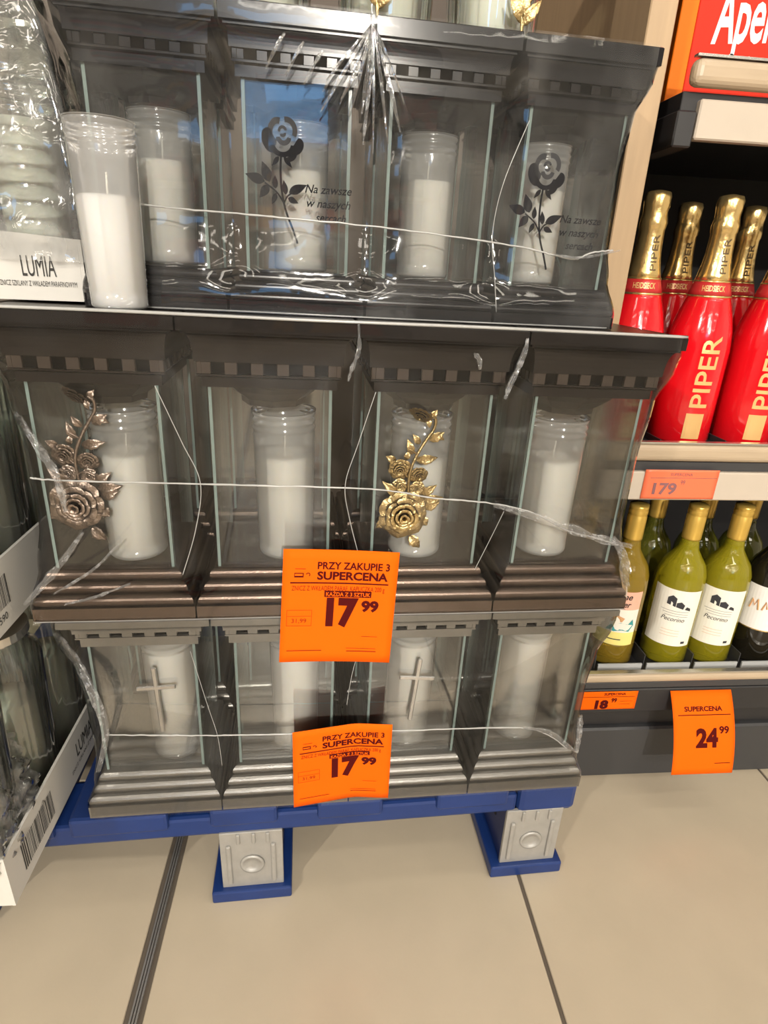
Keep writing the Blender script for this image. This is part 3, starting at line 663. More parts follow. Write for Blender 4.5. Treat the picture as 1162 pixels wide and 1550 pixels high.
# gathers at the ends
ribbon(film_mid, [pp(0.21, 0.700, Y_MID), pp(0.29, 0.676, Y_MID), pp(0.36, 0.652, Y_MID), pp(0.41, 0.640, Y_MID)], 0.010, seedv=1)
ribbon(film_mid, [pp(0.380, 0.655, Y_MID), pp(0.402, 0.625, Y_MID), pp(0.416, 0.59, Y_MID, 0.004), pp(0.428, 0.57, Y_MID, 0.01)], 0.012, seedv=2)
ribbon(film_mid, [pp(-0.345, 0.800, Y_MID, 0.02), pp(-0.325, 0.760, Y_MID, 0.012), pp(-0.305, 0.735, Y_MID), pp(-0.30, 0.69, Y_MID)], 0.009, seedv=3)
ribbon(film_mid, [pp(-0.285, 0.665, Y_MID), pp(-0.315, 0.625, Y_MID), pp(-0.345, 0.590, Y_MID), pp(-0.366, 0.568, Y_MID)], 0.008, seedv=4)
ribbon(film_mid, [pp(-0.245, 0.652, Y_MID), pp(-0.28, 0.615, Y_MID), pp(-0.33, 0.582, Y_MID)], 0.003, seedv=5)
ribbon(film_mid, [pp(-0.24, 0.595, Y_MID), pp(-0.28, 0.578, Y_MID), pp(-0.32, 0.567, Y_MID)], 0.0022, seedv=6)
ribbon(film_low, [pp(0.30, 0.336, Y_LOW), pp(0.345, 0.322, Y_LOW), pp(0.375, 0.296, Y_LOW), pp(0.392, 0.282, Y_LOW)], 0.006, seedv=7)
ribbon(film_low, [pp(0.395, 0.345, Y_LOW, 0.004), pp(0.398, 0.31, Y_LOW, 0.002), pp(0.394, 0.28, Y_LOW)], 0.008, seedv=8)
ribbon(film_low, [pp(-0.345, 0.515, Y_LOW, 0.01), pp(-0.325, 0.47, Y_LOW, 0.008), pp(-0.305, 0.42, Y_LOW), pp(-0.300, 0.36, Y_LOW), pp(-0.322, 0.285, Y_LOW, 0.004)], 0.011, seedv=9)
ribbon(film_top, [pp(0.252, 0.995, Y_TOP), pp(0.285, 0.993, Y_TOP), pp(0.33, 1.003, Y_TOP)], 0.003, seedv=10)
ribbon(film_mid, [pp(0.033, 0.912, Y_MID), pp(0.034, 0.885, Y_MID), pp(0.026, 0.862, Y_MID), pp(0.023, 0.850, Y_MID)], 0.0045, seedv=11)
ribbon(film_mid, [pp(0.226, 0.905, Y_MID), pp(0.224, 0.885, Y_MID), pp(0.212, 0.850, Y_MID), pp(0.208, 0.835, Y_MID)], 0.006, seedv=12)
ribbon(film_mid, [pp(0.165, 0.886, Y_MID), pp(0.172, 0.879, Y_MID), pp(0.174, 0.868, Y_MID)], 0.006, 'film_crumple', seedv=13)
# pleats of film gathered where the two packs of the top tier meet
def pleats(parent, x, z, y0, n, L, spread, seedv):
    rnd = random.Random(seedv)
    for k in range(n):
        a = -PI / 2 + spread * (-1 + 2 * k / (n - 1)) - 0.12; l = L * rnd.uniform(0.5, 1.0)
        pts = [pp(x, z, y0, -0.004), pp(x + l * 0.45 * math.cos(a), z + l * 0.45 * math.sin(a), y0, -0.009), pp(x + l * math.cos(a), z + l * math.sin(a), y0, -0.003)]
        ribbon(parent, pts, rnd.uniform(0.0022, 0.0045), 'film_crumple', seedv + k, 8, 'pleat')
pleats(film_top, 0.041, 1.186, Y_TOP, 9, 0.13, 0.62, 31)
ribbon(film_top, [pp(0.039, 1.20, Y_TOP), pp(0.041, 1.16, Y_TOP, -0.009), pp(0.037, 1.12, Y_TOP, -0.008), pp(0.034, 1.085, Y_TOP)], 0.004, seedv=41)
for k in range(5):
    x = -0.055 + 0.018 * k; z = 1.158 - 0.005 * k
    ribbon(film_top, [pp(x + 0.012, z + 0.012, Y_TOP), pp(x + 0.004, z, Y_TOP, -0.010), pp(x - 0.006, z - 0.016, Y_TOP)], 0.0035, 'film_crumple', 50 + k, 8, 'pleat')

# ---------------------------------------------------------------- price tags
def price_card(name, w_, h, m, bend, parent):
    """a thin card in local x,z with a bend function y=bend(x,z)"""
    n = 12; v = []; f = []
    for side in (0, 0.0006):
        for j in range(n + 1):
            for i in range(n + 1):
                x = -w_ / 2 + w_ * i / n; z = -h / 2 + h * j / n; v.append((x, bend(x, z) + side, z))
    k = n + 1; K = k * k
    for j in range(n):
        for i in range(n):
            q = (j * k + i, j * k + i + 1, (j + 1) * k + i + 1, (j + 1) * k + i); f.append(q); f.append(tuple(a + K for a in reversed(q)))
    rim = [i for i in range(k)] + [j * k + n for j in range(1, k)] + [n * k + i for i in range(n - 1, -1, -1)] + [j * k for j in range(n - 1, 0, -1)]
    for a, b in zip(rim, rim[1:] + rim[:1]): f.append((b, a, a + K, b + K))
    return link(name, mesh(name, v, f), m, parent, True)
def bar(name, x0, x1, z0, z1, fn, m, parent, n=10):
    v = []; f = []
    for i in range(n + 1): x = x0 + (x1 - x0) * i / n; v += [fn(x, z0), fn(x, z1)]
    for i in range(n): f.append((2 * i, 2 * i + 2, 2 * i + 3, 2 * i + 1))
    return link(name, mesh(name, v, f), m, parent)
def big_tag(loc, rot, w_, h, bend, label):
    e = empty('price_tag', loc); e.rotation_euler = rot; tag(e, label, 'price tag', 'orange price tags on the lantern film')
    price_card('card', w_, h, 'tag_orange', bend, e)
    fn = lambda x, z: (x, bend(x, z) - 0.0010, z)
    U = lambda u: (u - 560) / 1000 * w_ ; V = lambda v: -(v - 555) / 960 * h      # drawing units of the tag
    def L(s, u0, u1, v1, hh, m='tag_ink', b=0.0, center=False): lettering(s, U(u0), V(v1), hh / 960 * h, m, fn, e, width=(u1 - u0) / 1000 * w_, bold=b, sub=True)
    L('PRZY ZAKUPIE 3', 357, 985, 232, 60, b=0.022); L('SUPERCENA', 357, 975, 318, 66, b=0.035)
    bar('rule', U(128), U(985), V(353), V(342), fn, 'tag_ink', e)
    L('ZNICZ Z WKŁADEM PARAF. KAPLICZKA 200 g', 142, 955, 412, 42, 'tag_ink_thin')
    bar('stripe', U(428), U(842), V(465), V(412), fn, 'tag_ink', e)
    fn2 = lambda x, z: (x, bend(x, z) - 0.0016, z)
    lettering('KAŻDA Z 3 SZTUK', U(442), V(455), 33 / 960 * h, 'tag_orange', fn2, e, width=390 / 1000 * w_, bold=0.02, sub=True)
    L('17', 452, 735, 700, 222, b=0.06); L('99', 760, 915, 580, 88, b=0.05)
    for a in ((108, 328, 578, 581), (108, 328, 630, 633), (108, 328, 712, 715)): bar('rule', U(a[0]), U(a[1]), V(a[3]), V(a[2]), fn, 'tag_ink_thin', e)
    for a in ((108, 111), (325, 328)): bar('rule', U(a[0]), U(a[1]), V(715), V(578), fn, 'tag_ink_thin', e, 1)
    L('31,99', 152, 282, 688, 38, 'tag_ink_thin')
    bar('badge', U(160), U(240), V(303), V(266), fn, 'tag_ink', e); bar('badge', U(165), U(232), V(288), V(272), fn2, 'tag_orange', e)
    v, f = tube([fn2(U(278 + 16 * math.cos(a)), V(278 + 13 * math.sin(a))) for a in [3.3 + 0.4 * i for i in range(11)]], 0.0005, 4); link('badge_curl', mesh('badge_curl', v, f), 'tag_ink', e)
    for u0, u1, v0, v1 in ((165, 255, 235, 230), (120, 430, 935, 928), (650, 920, 912, 908), (655, 925, 940, 932), (780, 925, 805, 801)): bar('fine_print', U(u0), U(u1), V(v0), V(v1), fn, 'tag_ink_thin', e)
    return e
big_tag((0.016, 0.660, 0.566), (-0.10, 0.055, ROT), 0.146, 0.158, lambda x, z: 0.004 * math.cos(x * 18), 'larger orange price tag reading 17,99 hung between middle and bottom tier')
big_tag((0.025, 0.6695, 0.293), (0.0, 0.0, ROT), 0.143, 0.143, lambda x, z: 0.004 - abs(x - 0.018) * 0.13, 'creased orange price tag reading 17,99 hung on the bottom tier')

# ---------------------------------------------------------------- pallet
pal = empty('pallet', (0, 0, 0)); tag(pal, 'blue half pallet on grey steel feet under the lantern display', 'pallet')
def pbox(name, x0, x1, i0, i1, z0, z1, m, parent=pal, bev=0.006, y0=0.690, seg=2):
    bm = bmesh.new(); bbox(bm, x0, x1, i0, i1, z0, z1, bev, 0, seg)
    for v in bm.verts: v.co = Vector(place(v.co.x, y0, v.co.y, v.co.z))
    return link(name, bm_mesh(name, bm), m, parent)
for x0, x1 in ((-0.62, -0.40), (-0.379, -0.237), (-0.176, -0.073), (-0.012, 0.092), (0.179, 0.30)): pbox('deck_board', x0, x1, -0.006, 0.60, 0.163, 0.1995, 'pallet_blue')
pbox('deck_board', 0.319, 0.420, -0.004, 0.60, 0.139, 0.1995, 'pallet_blue', bev=0.010)
for i0, i1 in ((0.0, 0.09), (0.255, 0.345), (0.51, 0.60)): pbox('stringer', -0.62, 0.318, i0, i1, 0.141, 0.180, 'pallet_blue', bev=0.006)
for fx in (-0.575, -0.116, 0.352):
    pbox('foot_block', fx - 0.047, fx + 0.047, 0.004, 0.13, 0.02, 0.142, 'pallet_side', bev=0.003)
    pbox('foot_base', fx - 0.066, fx + 0.062, -0.012, 0.15, 0.0, 0.024, 'pallet_blue', bev=0.003)
    ft = pbox('foot_plate', fx - 0.049, fx + 0.049, -0.003, 0.004, 0.024, 0.146, 'galvanised', bev=0.0012)
    for sx in (-0.036, 0.034): pbox('groove_rib', fx + sx - 0.004, fx + sx + 0.004, -0.007, -0.002, 0.034, 0.120, 'galvanised', ft, 0.0025)
    for sx in (-0.02, 0.004, 0.026): pbox('notch_rib', fx + sx - 0.003, fx + sx + 0.003, -0.006, -0.002, 0.122, 0.144, 'galvanised', ft, 0.002)
    v, f = lathe([(0.020, 0), (0.019, 0.003), (0.015, 0.0035), (0.014, 0.001), (0.004, 0.001)], 20); c = place(fx, 0.690, -0.003, 0.076)
    link('boss', mesh('boss', [(c[0] + a, c[1] - d, c[2] + b) for a, b, d in v], f), 'galvanised', ft, True)
    for sx in (-0.0475, 0.0475):
        v, f = lathe([(0.007, 0), (0.007, 0.001), (0.002, 0.0012)], 14); c = place(fx + sx, 0.690, 0.05, 0.088); s = 1 if sx > 0 else -1
        link('nail_hole', mesh('nail_hole', [(c[0] + s * d, c[1] + a, c[2] + b) for a, b, d in v], f), 'black_matte', pal)

# ================================================================== stacked trays of glass candle jars at the left
def jar_mesh(kind, h, r):
    if kind == 'flute':
        prof = [(r * 0.80, 0.0), (r * 0.86, 0.006)] + [(r * (0.86 + 0.16 * i / 8), 0.012 + (h * 0.86 - 0.012) * i / 8) for i in range(9)] + [(r * 0.98, h * 0.89), (r * 0.80, h * 0.93), (r * 0.80, h * 0.985), (r * 0.84, h)]
        fl_ = lambda rr, z, a: rr * (1 + (0.022 * abs(math.sin(a * 14)) if 0.01 < z < h * 0.87 else 0))
        v, f = lathe_open(prof, 112, flute=fl_)
    else:
        prof = [(r * 0.80, 0.0), (r * 0.88, 0.006)]; n = 13
        for i in range(n):
            z = 0.012 + (h * 0.80) * i / n; dz = h * 0.80 / n; rr = r * (0.88 + 0.10 * i / n)
            prof += [(rr * 0.965, z), (rr * 1.01, z + dz * 0.35), (rr * 1.01, z + dz * 0.65), (rr * 0.965, z + dz * 0.98)]
        prof += [(r * 0.90, h * 0.86), (r * 0.78, h * 0.92), (r * 0.78, h * 0.985), (r * 0.82, h)]
        v, f = lathe_open(prof, 48)
    me = mesh('glass_body', v, f + [tuple(range((112 if kind == 'flute' else 48) - 1, -1, -1))]); me.materials.append(MATS['jar_glass'])
    for p in me.polygons: p.use_smooth = len(p.vertices) == 4
    return me
def jar(kind, h, r, loc, label, group, wax=0.62, medal=None):
    e = empty('candle_jar', loc); key = (kind, h, r)
    if key not in LMESH:
        v, f = lathe([(r * 0.60, 0.008), (r * 0.62, 0.012), (r * 0.66, h * wax), (0.004, h * wax)], 32); wx = mesh('wax', v, f); wx.materials.append(MATS['wax_cream'])
        for p in wx.polygons: p.use_smooth = len(p.vertices) == 4
        v, f = lathe([(r * 0.86, h * 0.985), (r * 0.87, h * 0.99), (r * 0.86, h * 1.03), (r * 0.5, h * 1.04), (0.004, h * 1.042)], 32); ld = mesh('lid', v, f); ld.materials.append(MATS['chrome'])
        LMESH[key] = (jar_mesh(kind, h, r), wx, ld)
    g, wx, ld = LMESH[key]
    add('glass_body', g, e); add('wax', wx, e)
    add('lid', ld, e)
    if medal:
        a, z, R = medal; c = Vector((math.cos(a), math.sin(a), 0)); rr = r * 1.02
        u = Vector((-c.y, c.x, 0)); k = Vector((0, 0, 1))
        P = lambda b, q, d: c * (rr + d) + u * b + k * (z + q)
        v = []; f = []; n = 24
        for R1, d in ((R, -0.004), (R, 0.003), (R * 0.78, 0.004), (R * 0.74, 0.001)):
            for i in range(n): t = 2 * PI * i / n; v.append(P(R1 * 0.8 * math.cos(t), R1 * math.sin(t), d))
        for j in range(3):
            for i in range(n): i2 = (i + 1) % n; f.append((j * n + i, j * n + i2, (j + 1) * n + i2, (j + 1) * n + i))
        md = link('medallion', mesh('medallion', v, f), 'gold_foil', e, True)
        v = [P(R * 0.75 * 0.8 * math.cos(2 * PI * i / n), R * 0.75 * math.sin(2 * PI * i / n), 0.0012) for i in range(n)]
        link('medallion_field', mesh('medallion_field', v, [tuple(range(n))]), 'goods_dark', md)
    tag(e, label, 'candle jar', group); return e
def tray(loc, rz, lx, ly, wh, slope, label, texts):
    """open cardboard tray: local x along the right face..., walls 4 mm; slope lowers the wall towards +y"""
    e = empty('cardboard_tray', loc, rz); tag(e, label, 'cardboard tray', 'cardboard trays of candle jars')
    box('tray_floor', -lx + 0.0045, -0.0045, 0.0045, ly - 0.0045, 0, 0.004, 'card_white', e)
    def wall(pts, d):
        v = [Vector(p) for p in pts]; o = [p + Vector(d) for p in v]; n = len(v)
        f = [tuple(range(n)), tuple(range(2 * n - 1, n - 1, -1))] + [(i, n + i, n + (i + 1) % n, (i + 1) % n) for i in range(n)]
        me = mesh('wall_panel', v + o, f); bm = bmesh.new(); bm.from_mesh(me); me2 = bm_mesh('wall_panel', bm); link('wall_panel', me2, 'card_white', e)
    wall([(0, 0, 0), (0, ly, 0), (0, ly, wh - slope[1]), (0, ly * 0.5, wh - slope[0] * 0.5 - slope[1] * 0.5), (0, 0, wh - slope[0])], (-0.004, 0, 0))
    wall([(-lx, 0, 0), (-lx, ly, 0), (-lx, ly, wh - slope[1]), (-lx, 0, wh)], (0.004, 0, 0))
    wall([(-lx + 0.0042, 0.0002, 0.0002), (-0.0042, 0.0002, 0.0002), (-0.0042, 0.0002, wh - slope[0]), (-lx + 0.0042, 0.0002, wh)], (0, 0.004, 0))
    wall([(-lx + 0.0042, ly - 0.0002, 0.0002), (-0.0042, ly - 0.0002, 0.0002), (-0.0042, ly - 0.0002, wh - slope[1]), (-lx + 0.0042, ly - 0.0002, wh)], (0, -0.004, 0))
    return e
def side_fn(x, z): return (0.0006, x, z)
def barcode(e, y0, y1, z0, z1):
    y = y0; rnd = random.Random(5)
    while y < y1:
        wd = rnd.choice((0.0008, 0.0012, 0.0022)); z_ = z0
        link('barcode_bar', mesh('barcode_bar', [(0.0006, y, z_), (0.0006, y + wd, z_), (0.0006, y + wd, z1), (0.0006, y, z1)], [(0, 1, 2, 3)]), 'print_ink', e); y += wd + rnd.choice((0.0010, 0.0018, 0.0026))
t1 = tray((-0.392, 0.545, 0.201), 0.0, 0.38, 0.36, 0.082, (0, 0.0), 'white cardboard tray with barcode, lowest of the stack at the left', None)
barcode(t1, 0.035, 0.125, 0.018, 0.062)
lettering('LUMIA', 0.215, 0.034, 0.026, 'print_ink', side_fn, t1, width=0.062); lettering('ZNICZ SZKLANY Z WKŁADEM', 0.190, 0.020, 0.006, 'print_ink', side_fn, t1, width=0.11)
t2 = tray((-0.394, 0.60, 0.538), 0.0, 0.38, 0.36, 0.090, (0, 0.0), 'white cardboard tray with barcode, middle of the stack at the left', None)
barcode(t2, 0.040, 0.080, 0.030, 0.070); lettering('590', 0.05, 0.014, 0.010, 'print_ink', side_fn, t2)
t3 = tray((-0.276, 0.755, 0.9225), ROT, 0.36, 0.28, 0.090, (0.024, 0.024), 'white cardboard tray printed with a name, topmost at the left beside the black lanterns', None)
front_fn = lambda x, z: (x, -0.0006, z)
lettering('LUMIA', -0.0665, 0.026, 0.0225, 'print_ink', front_fn, t3, width=0.036); lettering('ZNICZ SZKLANY Z WKŁADEM PARAFINOWYM', -0.092, 0.0155, 0.0058, 'print_ink', front_fn, t3, width=0.082)
jn = 'candle jars in the cardboard trays'
for (x, y) in ((-0.452, 0.605), (-0.452, 0.722), (-0.565, 0.605), (-0.565, 0.722), (-0.452, 0.838), (-0.565, 0.838)): jar('flute', 0.290, 0.053, (x, y, 0.206), ('fluted glass candle jar in the lowest tray, ' + ('nearest the lanterns, ' if x > -0.5 else 'away from the lanterns, ') + ('front' if y < 0.65 else 'middle' if y < 0.75 else 'rear')), jn)
for (x, y) in ((-0.456, 0.665), (-0.456, 0.782), (-0.570, 0.665), (-0.570, 0.782), (-0.456, 0.897), (-0.570, 0.897)): jar('flute', 0.325, 0.053, (x, y, 0.543), ('fluted glass candle jar in the middle tray, ' + ('nearest the lanterns, ' if x > -0.5 else 'away from the lanterns, ') + ('front' if y < 0.7 else 'middle' if y < 0.8 else 'rear')), jn)
jar('ring', 0.290, 0.054, (-0.342, 0.812, 0.9275), 'ring-ribbed clear glass candle jar in the topmost tray, nearest the black lanterns', jn)
jar('flute', 0.290, 0.056, (-0.456, 0.805, 0.9275), 'fluted clear glass candle jar with round gold medallion in the topmost tray', jn, medal=(-1.15, 0.175, 0.030))
jar('ring', 0.290, 0.054, (-0.352, 0.930, 0.9275), 'ring-ribbed clear glass candle jar at the back of the topmost tray', jn)
# film over the jar packs
def wrap(label, pts_fn, nu, nv, m='film'):
    v = [pts_fn(i / nu, j / nv) for j in range(nv + 1) for i in range(nu + 1)]; k = nu + 1
    f = [(j * k + i, j * k + i + 1, (j + 1) * k + i + 1, (j + 1) * k + i) for j in range(nv) for i in range(nu)]
    o = link('shrink_film', mesh('shrink_film', v, f), m, None, True); tag(o, label, 'plastic film', 'shrink film over the jar trays'); return o
def wrap_top(u, v):
    x = -0.60 + 0.333 * min(u / 0.6, 1.0); y = 0.746 if u < 0.6 else 0.746 + (u - 0.6) / 0.4 * 0.27
    z = 0.965 + 0.300 * v; pull = 0.055 * v ** 2.2
    n_ = 0.010 * noise.noise(Vector((u * 9, v * 5, 3))) + 0.004 * noise.noise(Vector((u * 28, v * 14, 9)))
    return (x - (pull if u > 0.35 else pull * u / 0.35) + (n_ if u >= 0.6 else 0), y + pull * 0.5 + (n_ if u < 0.6 else 0), z)
wrap('crinkled clear film over the jars of the topmost cardboard tray', wrap_top, 60, 40, 'film_drape')
def wrap_low(u, v):
    x = -0.62 + 0.225 * min(u / 0.55, 1.0); y = 0.543 if u < 0.55 else 0.543 + (u - 0.55) / 0.45 * 0.11
    z = 0.262 + 0.16 * v * (1 - 0.6 * max(0, u - 0.55)); n_ = 0.012 * noise.noise(Vector((u * 12, v * 7, 1))) + 0.006 * noise.noise(Vector((u * 40, v * 20, 4)))
    pull = 0.03 * v * v
    return (x + n_ - pull * (u > 0.5), y + n_ * 0.6 + 0.012 * v, z + n_ * 0.5)
wrap('crumpled clear film round the front jars of the lowest cardboard tray', wrap_low, 60, 40, 'film_crumple')

# clear glass candle jars standing on the top tier
tops = [(-0.075, 0.850), (0.062, 0.842), (0.188, 0.850), (-0.20, 0.86)]
for i, (x, y) in enumerate(tops):
    e = jar('flute', 0.26, 0.060, (x, y, Z_TOP + 0.2965 + lean(x - 0.06)), 'fluted clear glass candle jar on top of the black lanterns, ' + ('second from left', 'third from left', 'rightmost', 'leftmost')[i], 'candle jars on top of the display')
    g = empty('ornament', ((0.0, -0.012, 0.022, 0)[i], -0.058, 0.018)); g.parent = e
    if i in (1, 2):
        for k, a in enumerate((0.9, 2.2, 1.57)):
            o = link('leaf', leaf_mesh(0.030, 0.006), 'gold_antique', g); o.rotation_euler = (0, -a, 0); o.location = (0.0, 0, -0.004 + 0.002 * k)
        v, f = tube(spline([(0.0, 0, -0.012), (0.002, -0.001, 0.01), (0.014, -0.002, 0.03), (0.022, -0.001, 0.05)], 6), 0.0016, 6); link('stem', mesh('stem', v, f), 'gold_antique', g, True)
        v, f = tube(spline([(0.0, 0, -0.012), (-0.003, -0.001, 0.01), (-0.012, -0.002, 0.03), (-0.018, -0.001, 0.05)], 6), 0.0016, 6); link('stem', mesh('stem', v, f), 'gold_antique', g, True)
    else:
        o = link('leaf', leaf_mesh(0.040, 0.007), 'silver', g); o.rotation_euler = (0, -1.4, 0)

# ================================================================== drinks shelving at the right
SX0, SX1 = 0.434, 1.90; SF = 0.90; SB = 1.42
sh = empty('drinks_shelving', (0, 0, 0)); tag(sh, 'black metal drinks shelving with oak end panel and wooden shelf lips', 'shelving')
box('end_panel', 0.398, SX0, SF - 0.005, SB, 0.0, 2.1, 'wood', sh, 0.0015)
box('back_panel', SX0, SX1, SB - 0.02, SB, 0.0, 2.1, 'black_matte', sh)
box('inner_side', SX0, SX0 + 0.004, SF + 0.02, SB - 0.02, 0.28, 2.1, 'black_metal', sh)
box('plinth', SX0, SX1, SF, SF + 0.03, 0.0, 0.128, 'rail_grey', sh, 0.004)
box('plinth_ledge', SX0, SX1, SF + 0.0305, SB - 0.02, 0.10, 0.128, 'rail_grey', sh, 0.002)
box('riser_panel', SX0, SX1, SF + 0.012, SF + 0.03, 0.1285, 0.25, 'black_metal', sh, 0.002)
def shelf(z, lip_z0, lip_z1, y_front, strip, x0):
    """board with a rounded wooden lip and a price rail"""
    s = box('shelf', x0, SX1, y_front + 0.022, SB - 0.02, z - 0.022, z, 'black_metal', sh, 0.001)
    bm = bmesh.new(); bbox(bm, x0, SX1, y_front, y_front + 0.022, lip_z0, lip_z1, min(0.010, (lip_z1 - lip_z0) * 0.45), 0, 4); link('wood_lip', bm_mesh('wood_lip', bm), 'wood_lip', s)
    box('chrome_edge', x0, SX1, y_front + 0.002, y_front + 0.012, lip_z1 + 0.0002, lip_z1 + 0.003, 'chrome', s)
    return s
s1 = shelf(0.722, 0.704, 0.734, 0.868, None, SX0)
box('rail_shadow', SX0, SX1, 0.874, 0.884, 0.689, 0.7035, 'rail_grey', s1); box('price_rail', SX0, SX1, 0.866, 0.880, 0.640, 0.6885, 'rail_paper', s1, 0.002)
s2 = shelf(0.275, 0.266, 0.286, 0.868, None, SX0)
box('rail', SX0, SX1, 0.874, 0.884, 0.250, 0.2655, 'rail_grey', s2, 0.002); box('price_rail', SX0, SX1, 0.872, 0.882, 0.196, 0.2495, 'black_metal', s2, 0.002)
s3 = shelf(1.205, 1.207, 1.238, 0.872, None, 0.462)
box('price_rail', 0.484, SX1, 0.884, 0.90, 1.150, 1.196, 'rail_paper', s3, 0.002)
bk = bmesh.new(); bbox(bk, 0.455, 0.482, 0.884, 1.30, 1.140, 1.182, 0.002); link('bracket', bm_mesh('bracket', bk), 'black_metal', s3)
# bottle lanes on the two lower shelves
for z, xs in ((0.2755, [0.515 + 0.098 * k for k in range(11)]), (0.7225, [0.545 + 0.114 * k for k in range(9)])):
    for kk, x in enumerate(xs):
        d = empty('lane_divider', (x, 0.897, z)); tag(d, ('first','second','third','fourth','fifth','sixth','seventh','eighth','ninth','tenth','eleventh')[kk] + ' thin divider from the oak panel on the ' + ('lower' if z < 0.5 else 'upper') + ' bottle shelf', 'divider', 'lane dividers on the bottle shelves')
        box('fin', -0.0008, 0.0008, 0.006, 0.40, 0, 0.030 if z < 0.5 else 0.010, 'rail_grey', d); box('front_stop', 0.004, 0.092, 0.0, 0.003, 0.0, 0.014 if z < 0.5 else 0.008, 'grey_plastic', d)

def cyl_map(r, ang):
    """sheet (s along the circumference, z) -> bottle surface; s=0 faces angle ang, positive to the viewer's right"""
    return lambda s, z: ((r(z) if callable(r) else r) * math.cos(ang + s / (r(z) if callable(r) else r)), (r(z) if callable(r) else r) * math.sin(ang + s / (r(z) if callable(r) else r)), z)
def facing(x, y): return math.atan2(-y, -x)
def lathe_obj(name, prof, m, parent, n=40, a0=0.0, a1=2 * PI):
    v, f = lathe(prof, n, a0, a1); me = mesh(name, v, f)
    for p in me.polygons: p.use_smooth = len(p.vertices) == 4
    return link(name, me, m, parent)
HC = 0.374
def champ_r(z):
    t = z / HC
    P = [(0, 0.046), (0.012, 0.0490), (0.40, 0.0490), (0.47, 0.0465), (0.54, 0.0405), (0.60, 0.0335), (0.66, 0.0270), (0.72, 0.0215), (0.78, 0.0185), (0.86, 0.0172), (1.0, 0.0165)]
    for (a, b), (c, d) in zip(P, P[1:]):
        if t <= c: return b + (d - b) * (t - a) / (c - a)
    return P[-1][1]
def champagne(x, y, z, label):
    e = empty('champagne_bottle', (x, y, z)); tag(e, label, 'bottle', 'red champagne bottles')
    lathe_obj('body', [(champ_r(HC * t), HC * t) for t in [0, 0.006, 0.012, 0.2, 0.40, 0.42, 0.44, 0.46, 0.48, 0.50, 0.52, 0.54, 0.56, 0.58, 0.60, 0.625]], 'red_bottle', e)
    lathe_obj('collar_band', [(champ_r(HC * t) + 0.0008, HC * t) for t in (0.618, 0.64, 0.66, 0.672)], 'red_band', e)
    for t in (0.616, 0.674): lathe_obj('collar_trim', [(champ_r(HC * t) + 0.0004, HC * t - 0.0018), (champ_r(HC * t) + 0.0016, HC * t), (champ_r(HC * t) + 0.0004, HC * t + 0.0018)], 'gold_foil', e)
    v, f = lathe([(champ_r(HC * t) + 0.0006, HC * t) for t in (0.67, 0.70, 0.74, 0.78, 0.82, 0.855)] + [(0.0190, HC * 0.865), (0.0198, HC * 0.885), (0.0180, HC * 0.905), (0.0172, HC * 0.92), (0.0182, HC * 0.94), (0.0188, HC * 0.975), (0.0165, HC * 0.992), (0.004, HC)], 36,
                 flute=lambda r, zz, a: r + (0.0007 * math.sin(a * 9 + zz * 300) if zz > HC * 0.86 else 0))
    me = mesh('foil', v, f)
    for p in me.polygons: p.use_smooth = True
    link('foil', me, 'gold_foil', e)
    a = facing(x, y)
    m_ = cyl_map(lambda zz: champ_r(zz) + 0.0005, a + 0.42)
    # vertical lettering, reading upwards
    lettering('PIPER', 0.016, 0.062, 0.029, 'gold_ink', lambda s, zz: m_(s, zz), e, width=0.112, bold=0.01, rot=PI / 2)
    v = [m_(s, zz) for zz in (0.010, 0.052) for s in [-0.013 + 0.029 * i / 6 for i in range(7)]]
    link('emblem', mesh('emblem', v, [(i, i + 1, i + 8, i + 7) for i in range(6)]), 'gold_ink', e)
    m2 = cyl_map(lambda zz: champ_r(zz) + 0.0016, a + 0.55)
    lettering('PIPER', 0.004, HC * 0.705, 0.010, 'foil_ink', m2, e, width=0.050, rot=PI / 2)
    m3 = cyl_map(lambda zz: champ_r(zz) + 0.0014, a)
    lettering('HEIDSIECK', -0.012, HC * 0.637, 0.0085, 'gold_ink', m3, e, width=0.034, bold=0.015, sub=True)
    return e
CH = [(0.487, 0.955), (0.602, 0.955), (0.716, 0.955), (0.830, 0.955)]
lab = ['red champagne bottle with gold foil neck, leftmost on the upper bottle shelf', 'red champagne bottle with gold foil neck, second from the oak panel', 'red champagne bottle with gold foil neck, third from the oak panel', 'red champagne bottle with gold foil neck, fourth from the oak panel']
for (x, y), l in zip(CH, lab): champagne(x, y, 0.7235, l)
for k, (x, y) in enumerate(((0.490, 1.065), (0.604, 1.065), (0.718, 1.065))): champagne(x, y, 0.7235, 'red champagne bottle standing behind the ' + ('leftmost', 'second', 'third')[k] + ' front bottle of the upper bottle shelf')

